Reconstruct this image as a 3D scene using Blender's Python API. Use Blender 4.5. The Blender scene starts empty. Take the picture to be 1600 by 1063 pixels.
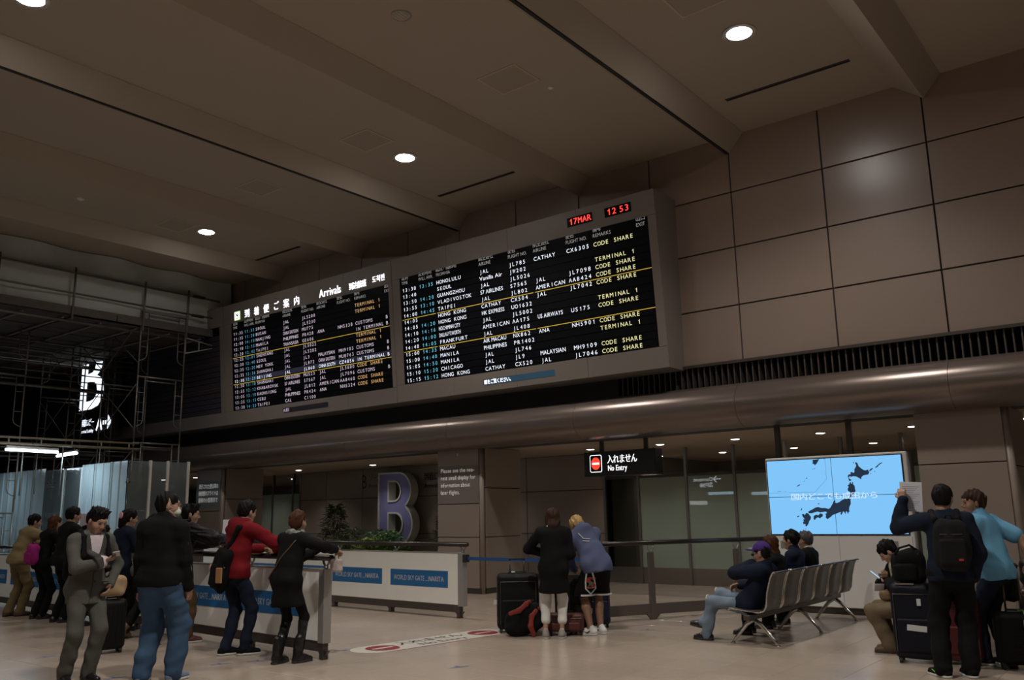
import bpy, math, random
import numpy as np
from mathutils import Matrix, Vector
R_ = random.Random(7)
sc = bpy.context.scene
COL = sc.collection
pi = math.pi

# ------------------------------------------------------------------ camera, world, exposure
cd = bpy.data.cameras.new('camera'); cam = bpy.data.objects.new('camera', cd); COL.objects.link(cam)
F, YAW, PITCH, ROLL = 1353.7, -0.66784, 0.19825, 0.018576
_f = np.array([math.sin(YAW)*math.cos(PITCH), math.cos(YAW)*math.cos(PITCH), math.sin(PITCH)])
_r = np.array([math.cos(YAW), -math.sin(YAW), 0.0]); _d = np.cross(_f, _r)
_r2 = math.cos(ROLL)*_r + math.sin(ROLL)*_d; _d2 = -math.sin(ROLL)*_r + math.cos(ROLL)*_d
cam.matrix_world = Matrix(((_r2[0], -_d2[0], -_f[0], 0), (_r2[1], -_d2[1], -_f[1], 0), (_r2[2], -_d2[2], -_f[2], 1.6), (0, 0, 0, 1)))
cd.sensor_width = 36; cd.sensor_fit = 'HORIZONTAL'; cd.lens = F/1600*36; cd.clip_end = 200
sc.camera = cam
sc.view_settings.view_transform = 'Standard'; sc.view_settings.look = 'None'
sc.view_settings.gamma = 1.0; sc.view_settings.use_curve_mapping = False
sc.view_settings.exposure = 0.0
w = bpy.data.worlds.new('world'); sc.world = w; w.use_nodes = True
w.node_tree.nodes['Background'].inputs[0].default_value = (0.10, 0.085, 0.07, 1)
w.node_tree.nodes['Background'].inputs[1].default_value = 0.02
HALL_W = 850.0        # watts of each ceiling downlight in the hall
LOW_W = 40.0          # watts of each downlight under the mezzanine
FLUO_W = 26.0         # watts of each fluorescent tube over the hoarding
WARM = (1.0, 0.94, 0.86)

# ------------------------------------------------------------------ materials
MATS = {}
def srgb(r, g, b):
    f = lambda c: (c/255/12.92) if c/255 <= 0.04045 else ((c/255+0.055)/1.055)**2.4
    return (f(r), f(g), f(b), 1)
def mat(name, col, rough=0.6, metal=0.0, noise=0.0, nscale=8.0, bump=0.0, bscale=60.0, spec=0.5, coat=0.0, sheen=0.0, stretch=None):
    if name in MATS: return MATS[name]
    m = bpy.data.materials.new(name); m.use_nodes = True
    nt = m.node_tree; b = nt.nodes['Principled BSDF']
    c = tuple(col[:3]) + (1,)
    b.inputs['Base Color'].default_value = c; b.inputs['Roughness'].default_value = rough
    b.inputs['Metallic'].default_value = metal; b.inputs['Specular IOR Level'].default_value = spec
    b.inputs['Coat Weight'].default_value = coat; b.inputs['Sheen Weight'].default_value = sheen
    m.diffuse_color = c
    if noise or bump:
        tc = nt.nodes.new('ShaderNodeTexCoord'); src = tc.outputs['Object']
        if stretch:
            mp = nt.nodes.new('ShaderNodeMapping'); mp.inputs['Scale'].default_value = stretch
            nt.links.new(src, mp.inputs['Vector']); src = mp.outputs['Vector']
    if noise:
        n = nt.nodes.new('ShaderNodeTexNoise'); n.inputs['Scale'].default_value = nscale; n.inputs['Detail'].default_value = 5
        nt.links.new(src, n.inputs['Vector'])
        mx = nt.nodes.new('ShaderNodeMix'); mx.data_type = 'RGBA'
        mx.inputs[6].default_value = tuple(max(0, x*(1-noise)) for x in c[:3]) + (1,)
        mx.inputs[7].default_value = tuple(min(1, x*(1+noise)) for x in c[:3]) + (1,)
        nt.links.new(n.outputs['Fac'], mx.inputs[0]); nt.links.new(mx.outputs[2], b.inputs['Base Color'])
    if bump:
        n2 = nt.nodes.new('ShaderNodeTexNoise'); n2.inputs['Scale'].default_value = bscale; n2.inputs['Detail'].default_value = 3
        nt.links.new(src, n2.inputs['Vector'])
        bp = nt.nodes.new('ShaderNodeBump'); bp.inputs['Strength'].default_value = bump; bp.inputs['Distance'].default_value = 0.02
        nt.links.new(n2.outputs['Fac'], bp.inputs['Height']); nt.links.new(bp.outputs['Normal'], b.inputs['Normal'])
    MATS[name] = m
    return m
def emat(name, col, strength=1.0, base=(0.02, 0.02, 0.02)):
    if name in MATS: return MATS[name]
    m = bpy.data.materials.new(name); m.use_nodes = True
    b = m.node_tree.nodes['Principled BSDF']
    b.inputs['Base Color'].default_value = tuple(base)+(1,); b.inputs['Roughness'].default_value = 0.4
    b.inputs['Emission Color'].default_value = tuple(col[:3])+(1,); b.inputs['Emission Strength'].default_value = strength
    MATS[name] = m
    return m

# ------------------------------------------------------------------ mesh builder
class MB:
    def __init__(s): s.v = []; s.f = []; s.m = []; s.mi = 0
    def add(s, vs, fs):
        o = len(s.v); s.v += [tuple(map(float, p)) for p in vs]
        s.f += [tuple(i+o for i in f) for f in fs]; s.m += [s.mi]*len(fs); return s
    def mat(s, i): s.mi = i; return s
    def box(s, x0, x1, y0, y1, z0, z1):
        return s.add([(x0,y0,z0),(x1,y0,z0),(x1,y1,z0),(x0,y1,z0),(x0,y0,z1),(x1,y0,z1),(x1,y1,z1),(x0,y1,z1)],
            [(0,3,2,1),(4,5,6,7),(0,1,5,4),(1,2,6,5),(2,3,7,6),(3,0,4,7)])
    def bbox(s, x0, x1, y0, y1, z0, z1, b=0.01):     # box with chamfered edges
        vs = []; idx = {}
        X, Y, Z = (x0, x1), (y0, y1), (z0, z1); sg = (1, -1)
        for i in (0,1):
            for j in (0,1):
                for k in (0,1):
                    for ax in range(3):
                        p = [X[i]+sg[i]*b, Y[j]+sg[j]*b, Z[k]+sg[k]*b]; p[ax] = (X[i], Y[j], Z[k])[ax]
                        idx[i,j,k,ax] = len(vs); vs.append(p)
        fs = []
        for a in range(3):
            u, v = (a+1) % 3, (a+2) % 3
            for e in (0,1):
                def key(p, q, ax=a):
                    t = [0,0,0]; t[a] = e; t[u] = p; t[v] = q; return idx[t[0],t[1],t[2],ax]
                q = [key(0,0), key(1,0), key(1,1), key(0,1)]
                fs.append(q if e else q[::-1])
            for p in (0,1):
                for q in (0,1):
                    def k2(e, ax):
                        t = [0,0,0]; t[a] = e; t[u] = p; t[v] = q; return idx[t[0],t[1],t[2],ax]
                    qd = [k2(0,u), k2(1,u), k2(1,v), k2(0,v)]
                    fs.append(qd if (p != q) else qd[::-1])
        for i in (0,1):
            for j in (0,1):
                for k in (0,1):
                    t = [idx[i,j,k,0], idx[i,j,k,1], idx[i,j,k,2]]
                    fs.append(t if (i+j+k) % 2 == 1 else t[::-1])
        return s.add(vs, fs)
    def tube(s, p0, p1, r0, r1=None, n=10, caps=True):
        r1 = r0 if r1 is None else r1
        a, b = Vector(p0), Vector(p1); d = (b-a).normalized()
        u = d.orthogonal().normalized(); v = d.cross(u)
        vs = []
        for c, r in ((a, r0), (b, r1)):
            for i in range(n):
                t = 2*pi*i/n; vs.append(c + u*math.cos(t)*r + v*math.sin(t)*r)
        fs = [(i, (i+1) % n, n+(i+1) % n, n+i) for i in range(n)]
        if caps: fs += [tuple(range(n))[::-1], tuple(range(n, 2*n))]
        return s.add(vs, fs)
    def path(s, pts, r, n=8, closed=False):           # swept tube
        P = [Vector(p) for p in pts]; k = len(P); vs = []; fs = []
        u = None
        for i in range(k):
            d = ((P[(i+1) % k]-P[i-1]) if closed else (P[min(i+1, k-1)]-P[max(i-1, 0)])).normalized()
            u = d.orthogonal().normalized() if u is None else (u - d*u.dot(d)).normalized()
            v = d.cross(u); rr = r[i] if isinstance(r, (list, tuple)) else r
            for j in range(n):
                t = 2*pi*j/n; vs.append(P[i] + u*math.cos(t)*rr + v*math.sin(t)*rr)
        for i in range(k if closed else k-1):
            i2 = (i+1) % k
            for j in range(n): fs.append((i*n+j, i*n+(j+1) % n, i2*n+(j+1) % n, i2*n+j))
        if not closed: fs += [tuple(range(n))[::-1], tuple(range((k-1)*n, k*n))]
        return s.add(vs, fs)
    def lathe(s, prof, c=(0,0,0), n=20):              # profile of (radius, z)
        vs = []; fs = []
        for r, z in prof:
            for i in range(n): t = 2*pi*i/n; vs.append((c[0]+r*math.cos(t), c[1]+r*math.sin(t), c[2]+z))
        for k in range(len(prof)-1):
            for i in range(n): fs.append((k*n+i, k*n+(i+1) % n, (k+1)*n+(i+1) % n, (k+1)*n+i))
        if prof[0][0] > 1e-6: fs.append(tuple(range(n))[::-1])
        if prof[-1][0] > 1e-6: fs.append(tuple(range((len(prof)-1)*n, len(prof)*n)))
        return s.add(vs, fs)
    def prism(s, poly, fn, t0, t1):                   # 2D polygon (ccw) -> fn(u, v, t)
        n = len(poly)
        vs = [fn(u, v, t0) for u, v in poly] + [fn(u, v, t1) for u, v in poly]
        fs = [tuple(range(n))[::-1], tuple(range(n, 2*n))] + [(i, (i+1) % n, n+(i+1) % n, n+i) for i in range(n)]
        return s.add(vs, fs)
    def mesh(s, mats, smooth=False, name='mesh'):
        me = bpy.data.meshes.new(name); me.from_pydata(s.v, [], s.f)
        for m in (mats if isinstance(mats, (list, tuple)) else [mats]): me.materials.append(m)
        if any(s.m): me.polygons.foreach_set('material_index', s.m)
        if smooth: me.polygons.foreach_set('use_smooth', [True]*len(me.polygons))
        me.update(); return me
    def build(s, name, mats, parent=None, smooth=False, world=False, auto=False):
        if world and parent is not None:
            l = parent.location; s.v = [(p[0]-l[0], p[1]-l[1], p[2]-l[2]) for p in s.v]
        o = obj(name, s.mesh(mats, smooth, name), parent)
        return o
def obj(name, me, parent=None, loc=None, rot=None):
    o = bpy.data.objects.new(name, me); COL.objects.link(o)
    if parent is not None: o.parent = parent
    if loc is not None: o.location = loc
    if rot is not None: o.rotation_euler = rot
    return o
def tag(o, label=None, cat=None, group=None, kind=None):
    if label: o['label'] = label
    if cat: o['category'] = cat
    if group: o['group'] = group
    if kind: o['kind'] = kind
    return o
def thing(name, label, cat, loc=(0,0,0), rz=0.0, group=None):
    o = obj(name, None, None, loc, (0, 0, rz)); o.empty_display_size = 0.1
    return tag(o, label, cat, group)
def copy_tree(o, parent=None):
    c = o.copy(); COL.objects.link(c); c.parent = parent
    for ch in list(o.children): copy_tree(ch, c)
    return c

# ------------------------------------------------------------------ lettering (glyph meshes made once, while the scene is empty)
GL = {}
def glyph_load(strings):
    cu = bpy.data.curves.new('glyph', 'FONT'); cu.resolution_u = 3
    o = bpy.data.objects.new('glyph', cu); COL.objects.link(o)
    dg = bpy.context.evaluated_depsgraph_get()
    for ch in sorted(set(''.join(strings))):
        if ch == ' ': GL[ch] = (np.zeros((0,2)), [], 0.30); continue
        cu.body = ch; o.update_tag(); dg.update()
        me = bpy.data.meshes.new_from_object(o.evaluated_get(dg))
        v = np.array([tuple(p.co)[:2] for p in me.vertices]).reshape(-1, 2)
        fs = [tuple(p.vertices) for p in me.polygons]
        fs = [f if _area(v, f) > 0 else f[::-1] for f in fs]
        adv = (v[:,0].max()+0.045) if len(v) else 0.3
        if ord(ch) > 0x2e80: adv = 1.0*0.94
        GL[ch] = (v, fs, adv); bpy.data.meshes.remove(me)
    bpy.data.objects.remove(o); bpy.data.curves.remove(cu)
def _area(v, f): return sum(v[f[i]][0]*v[f[(i+1) % len(f)]][1]-v[f[(i+1) % len(f)]][0]*v[f[i]][1] for i in range(len(f)))
CAP = 0.72
def text(mb, st, fn, u, v, h, pitch=None, width=None, bold=0.0, wide=1.0):
    """lay a string into mb: fn(u, v) -> 3D point; h cap height; pitch fixed advance; width squeezes the string to that width"""
    s = h/CAP; sx = s*wide
    if pitch is None:
        tot = sum(GL[c][2] for c in st)*sx
        if width: sx *= width/tot
    x = u
    for c in st:
        gv, gf, ad = GL[c]
        a = pitch if pitch else ad*sx
        if len(gv):
            k = sx
            if pitch:
                gw = gv[:,0].max()-gv[:,0].min()
                k = min(pitch*0.84/max(gw, 0.01), s*1.08)
                x0 = x + (pitch-gw*k)/2 - gv[:,0].min()*k
            else: x0 = x
            for bx in ((0.0,) if not bold else (-bold*h, bold*h)):
                mb.add([fn(x0+p[0]*k+bx, v+p[1]*s) for p in gv], gf)
        x += a
    return x
CAP = 0.69
JA_COL = ['表示された便以降の', '後続便のフライトは', '最寄の小型表示で']
RB = [  # right board: time, changed, from, airline, flight, airline, flight, remark
 ('13:30','13:35','HONOLULU','JAL','JL785','CATHAY','CX6305','CODE SHARE'),('13:40','','SEOUL','Vanilla Air','JW202','','',''),
 ('13:50','14:20','GUANGZHOU','JAL','JL5026','','','TERMINAL 1'),('13:55','13:10','VLADIVOSTOK','S7 AIRLINES','S7565','JAL','JL7098','CODE SHARE'),
 ('14:00','14:45','TAIPEI','JAL','JL802','AMERICAN','AA8424','CODE SHARE'),('14:05','','HONG KONG','CATHAY','CX504','JAL','JL7042','CODE SHARE'),
 ('14:05','14:20','HONG KONG','HK EXPRESS','UO1632','','',''),('14:10','14:16','HOCHIMINH CITY','JAL','JL5002','','','TERMINAL 1'),
 ('14:20','14:00','DALLAS FT.WORTH','AMERICAN','AA175','US AIRWAYS','US175','CODE SHARE'),('14:40','14:05','FRANKFURT','JAL','JL408','','',''),
 ('15:00','14:35','MACAU','AIR MACAU','NX862','ANA','NH5901','CODE SHARE'),('15:00','14:40','MANILA','PHILIPPINES','PR1402','','','TERMINAL 1'),
 ('15:05','14:50','MANILA','JAL','JL746','','',''),('15:10','15:30','CHICAGO','JAL','JL9','MALAYSIAN','MH9109','CODE SHARE'),
 ('15:15','15:12','HONG KONG','CATHAY','CX520','JAL','JL7046','CODE SHARE')]
LB = [
 ('11:35','11:33','SEOUL','JAL','JL5200','','','TERMINAL 1',''),('11:35','11:28','BUSAN','JAL','JL5230','','','TERMINAL 1',''),
 ('12:00','14:10','NANJING','CHINA EASTERN','MU775','','','',''),('12:10','12:15','MANILA','PHILIPPINES','PR428','ANA','NH5338','CUSTOMS','B'),
 ('12:20','12:42','TAIPEI','TRANSASIA','GE606','','','IN TERMINAL','B'),('12:25','12:01','SHENYANG','JAL','JL5022','','','TERMINAL 1',''),
 ('12:30','12:40','SEOUL','JAL','JL5202','','','TERMINAL 1',''),('12:35','12:20','NEW YORK','JAL','JL3','MALAYSIAN','MH9103','CUSTOMS','B'),
 ('12:35','12:36','SHANGHAI','JAL','JL872','CHINA EASTERN','MU8763','CUSTOMS','B'),('12:50','12:39','BEIJING','JAL','JL860','CHINA SOUTH','CZ4856','IN TERMINAL','B'),
 ('12:50','13:10','SHANGHAI','CHINA EASTERN','MU523','JAL','JL5600','CODE SHARE',''),('12:55','12:12','KHABAROVSK','S7 AIRLINES','S7567','JAL','JL7096','CUSTOMS','B'),
 ('13:05','13:10','KAOHSIUNG','JAL','JL812','AMERICAN','AA8460','CODE SHARE',''),('13:25','13:15','CEBU','PHILIPPINES','PR434','ANA','NH5324','CODE SHARE',''),
 ('13:30','14:20','TAIPEI','CAL','CI100','','','','')]
HEADS = [('定刻','TIME'),('変更時刻','WILL ARR.'),('起点／経由地','FROM/VIA'),('航空会社','AIRLINE'),('便名','FLIGHT NO.'),('航空会社','AIRLINE'),('便名','FLIGHT NO.'),('備考','REMARKS'),('出口','EXIT')]
COLSR = [-13.56,-13.04,-12.51,-11.29,-10.51,-9.87,-9.08,-8.46,-7.52]
COLSL = [-20.00,-19.50,-19.01,-17.86,-17.11,-16.52,-15.77,-15.15,-14.13]
glyph_load([c for r in RB+LB for c in r] + [a+b for a, b in HEADS] + JA_COL + ['到着便ご案内Arrivals到达航班도착편',
 '17MAR 12 53', '面をご覧ください。', 'Please see the nea-rest small display forinformation aboutlater flights.', 'Bゾーン北Area到着口Arrivals',
 '入れませんNo Entry', '国内どこでも成田から', 'WORLD SKY GATE_NARITA', '到着ロビーAArrival Lobby', 'Domestic国内線←→', 'S', 'JAL表示'])
GL['1'] = (np.array([(0.20,0),(0.30,0),(0.30,0.69),(0.23,0.69),(0.20,0.60),(0.07,0.52),(0.07,0.43),(0.20,0.49)]), [(0,1,2,7),(2,3,4,7),(4,5,6,7)], 0.42)

# ================================================================== the setting
M_panel = mat('wall_panel_taupe', (0.262, 0.196, 0.160), 0.30, spec=0.8, noise=0.05, nscale=2.0, bump=0.03, bscale=220)
M_panel2 = mat('wall_panel_taupe_lower', (0.28, 0.225, 0.19), 0.42, noise=0.05, nscale=2.0, bump=0.03, bscale=220)
M_gap = mat('joint_dark', (0.035, 0.025, 0.022), 0.8)
M_ceil = mat('ceiling_paint', (0.355, 0.30, 0.242), 0.85, noise=0.03, nscale=1.0)
M_ceil2 = mat('soffit_paint', (0.42, 0.34, 0.26), 0.8, noise=0.03, nscale=1.0)
M_tube = mat('bullnose_metal', (0.20, 0.16, 0.14), 0.28, metal=0.55, bump=0.01, bscale=80)
M_black = mat('matt_black', (0.012, 0.011, 0.011), 0.7)
M_dark = mat('dark_wall', (0.05, 0.045, 0.042), 0.8); M_inner = mat('inner_wall', (.22, .20, .17), .7)
M_steel = mat('brushed_steel', (0.33, 0.31, 0.29), 0.32, metal=0.9, bump=0.02, bscale=200)
M_dsteel = mat('dark_steel', (0.10, 0.085, 0.075), 0.4, metal=0.7)
M_frame = mat('display_housing', (0.20, 0.17, 0.15), 0.5, noise=0.04)

# ---- floor: stone tiles, the nearest laid one by one
def floor_mat():
    m = bpy.data.materials.new('floor_stone'); m.use_nodes = True; nt = m.node_tree; b = nt.nodes['Principled BSDF']; L = nt.links.new
    g = nt.nodes.new('ShaderNodeNewGeometry')
    n = nt.nodes.new('ShaderNodeTexNoise'); n.inputs['Scale'].default_value = 1.1; n.inputs['Detail'].default_value = 7; L(g.outputs['Position'], n.inputs['Vector'])
    n2 = nt.nodes.new('ShaderNodeTexNoise'); n2.inputs['Scale'].default_value = 14; n2.inputs['Detail'].default_value = 4; L(g.outputs['Position'], n2.inputs['Vector'])
    dv = nt.nodes.new('ShaderNodeVectorMath'); dv.operation = 'SCALE'; dv.inputs['Scale'].default_value = 1/0.6; L(g.outputs['Position'], dv.inputs[0])
    fl = nt.nodes.new('ShaderNodeVectorMath'); fl.operation = 'FLOOR'; L(dv.outputs[0], fl.inputs[0])
    wn = nt.nodes.new('ShaderNodeTexWhiteNoise'); wn.noise_dimensions = '2D'; L(fl.outputs[0], wn.inputs['Vector'])
    a1 = nt.nodes.new('ShaderNodeMath'); a1.operation = 'MULTIPLY_ADD'; a1.inputs[1].default_value = 0.55; L(n.outputs['Fac'], a1.inputs[0])
    a2 = nt.nodes.new('ShaderNodeMath'); a2.operation = 'MULTIPLY_ADD'; a2.inputs[1].default_value = 0.25; L(n2.outputs['Fac'], a2.inputs[0])
    a3 = nt.nodes.new('ShaderNodeMath'); a3.operation = 'MULTIPLY'; a3.inputs[1].default_value = 0.16; L(wn.outputs['Value'], a3.inputs[0])
    L(a3.outputs[0], a2.inputs[2]); L(a2.outputs[0], a1.inputs[2])
    cr = nt.nodes.new('ShaderNodeValToRGB'); L(a1.outputs[0], cr.inputs[0])
    cr.color_ramp.elements[0].position = 0.25; cr.color_ramp.elements[0].color = (0.36, 0.295, 0.24, 1)
    cr.color_ramp.elements[1].position = 0.8; cr.color_ramp.elements[1].color = (0.50, 0.41, 0.335, 1)
    L(cr.outputs[0], b.inputs['Base Color'])
    b.inputs['Roughness'].default_value = 0.20; b.inputs['Specular IOR Level'].default_value = 0.55
    bp = nt.nodes.new('ShaderNodeBump'); bp.inputs['Strength'].default_value = 0.06; bp.inputs['Distance'].default_value = 0.01
    L(n2.outputs['Fac'], bp.inputs['Height']); L(bp.outputs['Normal'], b.inputs['Normal'])
    return m
M_floor = floor_mat()
floor = MB().box(-40, 12, -14, 30, -0.25, -0.012).build('floor', M_gap); tag(floor, kind='structure')
TS = 0.6
cells = []
for i in range(-67, 20):
    for j in range(-24, 50):
        cx, cy = (i+.5)*TS, (j+.5)*TS
        a = math.atan2(cx, cy) - YAW; dist = math.hypot(cx, cy)
        vis = abs(a) < 0.55 and cy > 0 and dist > 7.2
        cells.append((dist if vis else 1e3+dist, i, j))
cells.sort()
tile_me = MB().bbox(-TS/2+.0015, TS/2-.0015, -TS/2+.0015, TS/2-.0015, -0.014, 0, 0.001).mesh(M_floor, name='floor_tile')
for d, i, j in cells[:300]:
    obj('floor_tile', tile_me, floor, ((i+.5)*TS, (j+.5)*TS, 0))
far = MB()
for d, i, j in cells[300:]:
    x, y = i*TS+.0015, j*TS+.0015; x1, y1 = x+TS-.003, y+TS-.003
    far.add([(x,y,0),(x1,y,0),(x1,y1,0),(x,y1,0)], [(0,1,2,3)])
tag(far.build('floor_tiling', M_floor, floor), kind='stuff')

# ---- upper hall wall of large panels (front face at y = 14)
wall_back = MB().box(-40, 12, 14.03, 14.35, 4.13, 8.6).build('wall_back', M_gap); tag(wall_back, kind='structure')
ROWS = [(4.13, 5.11), (5.11, 6.16), (6.16, 7.18), (7.18, 8.26)]
PW = 1.63
for (z0, z1) in ROWS:
    me = MB().bbox(-PW/2+.012, PW/2-.012, 0, .035, z0+.012, z1-.012, 0.004).mesh(M_panel, name='wall_panel')
    for k in range(-14, 5): obj('wall_panel', me, wall_back, (-5.99+PW*(k+.5), 14.0, 0))

# ---- ceiling with V-shaped beams
ceiling = MB().box(-40, 12, -14, 14.3, 8.24, 8.5).build('ceiling', M_ceil); tag(ceiling, kind='structure')
for k in range(-6, 4):
    X = -5.99 + 3.265*k
    bm = MB().prism([(X-.39, 8.235), (X+.03, 7.91), (X+.31, 8.235)], lambda u, v, t: (u, t, v), -14, 13.99)
    bm.build('ceiling_beam', M_ceil, ceiling)
    if k in (0, -2): MB().box(X-.035, X+.012, -14, 13.98, 7.898, 7.925).build('painted_shadow_line', M_black, ceiling)  # black strip modelled along the apex, standing in for a shadow line
M_lens = emat('downlight_lens', (1.0, 0.96, 0.92), 80.0)
M_trim = mat('downlight_trim', (0.3, 0.27, 0.24), 0.4)
def downlight(x, y, z, r, watts, label, ang, lens, group):
    t = thing('ceiling_downlight', label, 'downlight', (x, y, z), 0, group)
    MB().lathe([(r, -.012), (r*1.18, -.012), (r*1.2, 0.0)], n=28).build('trim_ring', M_trim, t)
    MB().lathe([(0.001, -.022), (r*.6, -.02), (r*.98, -.008)], n=28).build('lens', lens, t, smooth=True)
    if watts:
        l = bpy.data.lights.new('downlight_lamp', 'SPOT'); l.energy = watts; l.spot_size = ang; l.spot_blend = 0.7
        l.shadow_soft_size = r; l.color = WARM
        obj('lamp', l, t, (0, 0, -.05))
    return t
HALL_GAIN = {10.85: (.50, .85, .75, .45), 4.1: (.22, .46, 2.35, .35), -2.6: (.15, .2, .4, .2)}      # invented power factor per lamp, shaping the floor brightness; one unseen lamp boosted
for ix, x in enumerate((-17.65, -11.05, -4.35, 2.3)):
    for y in (-2.6, 4.1, 10.85):
        lab = {(-17.65, 10.85): 'farthest lit downlight in the tall ceiling above the scaffold end', (-11.05, 10.85): 'lit downlight in the tall ceiling above the middle of the boards',
               (-4.35, 10.85): 'largest lit downlight in the ceiling, nearest the bare wall panels', (-11.05, 4.1): 'lit downlight cut by the upper left corner of the picture'}.get((x, y), 'round lit downlight in the tall ceiling outside the picture')
        downlight(x, y, 8.24, 0.205, HALL_W*HALL_GAIN[y][ix], lab, math.radians(128), M_lens, 'hall ceiling downlights')
# ceiling hatches, slots, speaker, detector
M_hatch = mat('hatch_paint', (0.32, 0.27, 0.215), 0.85); M_hedge = mat('hatch_edge', (0.44, 0.37, 0.29), 0.7)
for x, y, lab in ((-7.68, 9.77, 'square ceiling hatch right of the middle downlight'), (-11.02, 9.85, 'square ceiling hatch just left of the middle downlight'),
                  (-14.37, 9.97, 'square ceiling hatch between the middle and the far downlight'), (-17.75, 10.12, 'square ceiling hatch beside the farthest downlight'), (-4.42, 9.65, 'square ceiling hatch cut by the top edge of the picture')):
    t = thing('ceiling_hatch', lab, 'hatch', (x, y, 8.24), 0, 'ceiling hatches')
    MB().box(-.34, .34, -.30, .30, -.006, 0).build('hatch_door', M_hatch, t)
    e = MB()
    for a in ((-.37,.37,-.33,-.30), (-.37,.37,.30,.33), (-.37,-.34,-.30,.30), (.34,.37,-.30,.30)): e.box(*a, -.010, 0)
    e.build('hatch_frame', M_hedge, t)
for x0, x1, y, lab in ((-5.38, -3.38, 12.65, 'long dark air slot in the ceiling over the bare wall panels'), (-11.96, -9.92, 12.74, 'long dark air slot in the ceiling above the right board'), (-18.75, -16.95, 13.0, 'long dark air slot in the ceiling above the left board')):
    t = thing('air_slot', lab, 'air vent', ((x0+x1)/2, y, 8.24), 0, 'ceiling air slots'); hw = (x1-x0)/2
    MB().box(-hw, hw, -.022, .022, -.006, 0).build('slot_opening', M_black, t)
    e = MB(); e.box(-hw, hw, -.04, -.022, -.012, 0); e.box(-hw, hw, .022, .04, -.012, 0); e.build('slot_frame', M_dsteel, t)
t = thing('ceiling_speaker', 'round ceiling speaker at the top of the picture between two beams', 'speaker', (-7.69, 7.46, 8.24))
MB().lathe([(.145, 0), (.14, -.014), (.125, -.014), (.122, -.006)], n=24).build('rim', M_trim, t)
e = MB()
for k in range(4): e.box(-.1+.05*k, -.075+.05*k, -.09, .09, -.01, 0)
e.build('slats', M_hedge, t)
t = thing('smoke_detector', 'small white smoke detector in the ceiling above the scaffold deck', 'smoke detector', (-17.66, 7.91, 8.24))
MB().lathe([(.07, 0), (.07, -.02), (.05, -.035), (.02, -.05), (.001, -.05)], n=18).build('housing', mat('detector_white', (.7, .68, .63), .5), t)
t = thing('smoke_detector', 'tiny smoke detector beside the ceiling hatch right of the middle downlight', 'smoke detector', (-7.33, 10.4, 8.24))
MB().lathe([(.045, 0), (.045, -.02), (.02, -.035), (.001, -.035)], n=14).build('housing', MATS['detector_white'], t)

# ---- louvre slot and bullnose bulkhead under the upper wall
slot = MB().box(-40, 12, 14.34, 14.5, 3.6, 4.2).build('wall_slot', M_black); tag(slot, kind='structure')
lip = MB().box(-40, 12, 13.93, 14.03, 4.085, 4.135).build('trim_1', M_dsteel); tag(lip, kind='structure')
gr = thing('air_grille', 'long dark louvred air grille running under the upper wall panels', 'grille', (-5, 14.1, 3.9))
fin = MB().box(-.011, .011, -.13, .13, -.185, .185).mesh(mat('grille_fin', (.085, .07, .06), .5, metal=.3), name='fin')
x = -8.4
while x < -0.6: obj('fin', fin, gr, (x+5, 0.02, 0)); x += 0.112
MB().box(-16, -3.5, -.1, .12, -.18, .18).build('blank_section', M_black, gr)
MB().box(-16, 6, -.12, .12, -.215, -.185).build('sill', M_dsteel, gr)
bulk = MB().box(-40, 12, 13.95, 14.6, 2.98, 3.66).build('bulkhead', M_dark); tag(bulk, kind='structure')
prof = [(13.98, 3.72)] + [(13.93-.40*math.sin(t), 3.345+.375*math.cos(t)) for t in [pi*i/14 for i in range(15)]] + [(13.98, 2.965)]
me = MB()
n = len(prof); L = 3.26
me.add([(0.003, y, z) for y, z in prof] + [(L-.003, y, z) for y, z in prof], [(i, i+1, n+i+1, n+i) for i in range(n-1)])
me.add([(0.003, y, z) for y, z in prof] + [(L-.003, y, z) for y, z in prof], [tuple(range(n)), tuple(range(n, 2*n))[::-1]])
bme = me.mesh(M_tube, True, 'bullnose_segment')
for p in bme.polygons:
    if len(p.vertices) > 4: p.use_smooth = False
for k in range(-10, 3): obj('bullnose_segment', bme, bulk, (-5.99+L*k, 0, 0))

# ---- low ceiling behind, its lights, walls of the arrival exit
soff = MB().box(-40, 12, 13.93, 26, 3.0, 3.2).build('ceiling_lower', M_ceil2); tag(soff, kind='structure')
M_lens2 = emat('small_downlight_lens', (1.0, 0.95, 0.9), 9.0)
for x, lab in ((-28.6, 'low downlight at the far left end of the exit corridor'), (-26.6, 'low downlight seen beside the hoarding post'), (-23.75, 'low downlight by the column with the Japanese notice'), (-21.15, 'low downlight above the left end of the letter wall'), (-17.93, 'low downlight directly above the big B'), (-14.5, 'low downlight hidden behind the column with the English notice'),
               (-10.79, 'low downlight just left of the no entry sign'), (-9.02, 'low downlight just right of the no entry sign'), (-7.32, 'low downlight midway between the no entry sign and the video wall'), (-5.61, 'low downlight above the left part of the video wall'), (-3.97, 'low downlight beside the right-hand column'), (-2.2, 'low downlight hidden behind the right-hand column'), (-.5, 'low downlight beyond the right edge of the picture')):
    downlight(x, 16.45, 3.0, 0.10, LOW_W, lab, math.radians(125), M_lens2, 'low front downlights')
for x, lab in ((-32.0, 'rear low downlight at far left beside the hoarding'), (-26.0, 'rear low downlight above the greenish glass'), (-11.0, 'rear low downlight right under the end of the no entry sign'), (-9.25, 'rear low downlight above the second frosted pane'), (-7.46, 'rear low downlight left of the video wall top'), (-5.68, 'rear low downlight above the right part of the video wall'), (-3.9, 'rear low downlight behind the right-hand column')):
    downlight(x, 20.0, 3.0, 0.10, LOW_W, lab, math.radians(125), M_lens2, 'low rear downlights')
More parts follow.
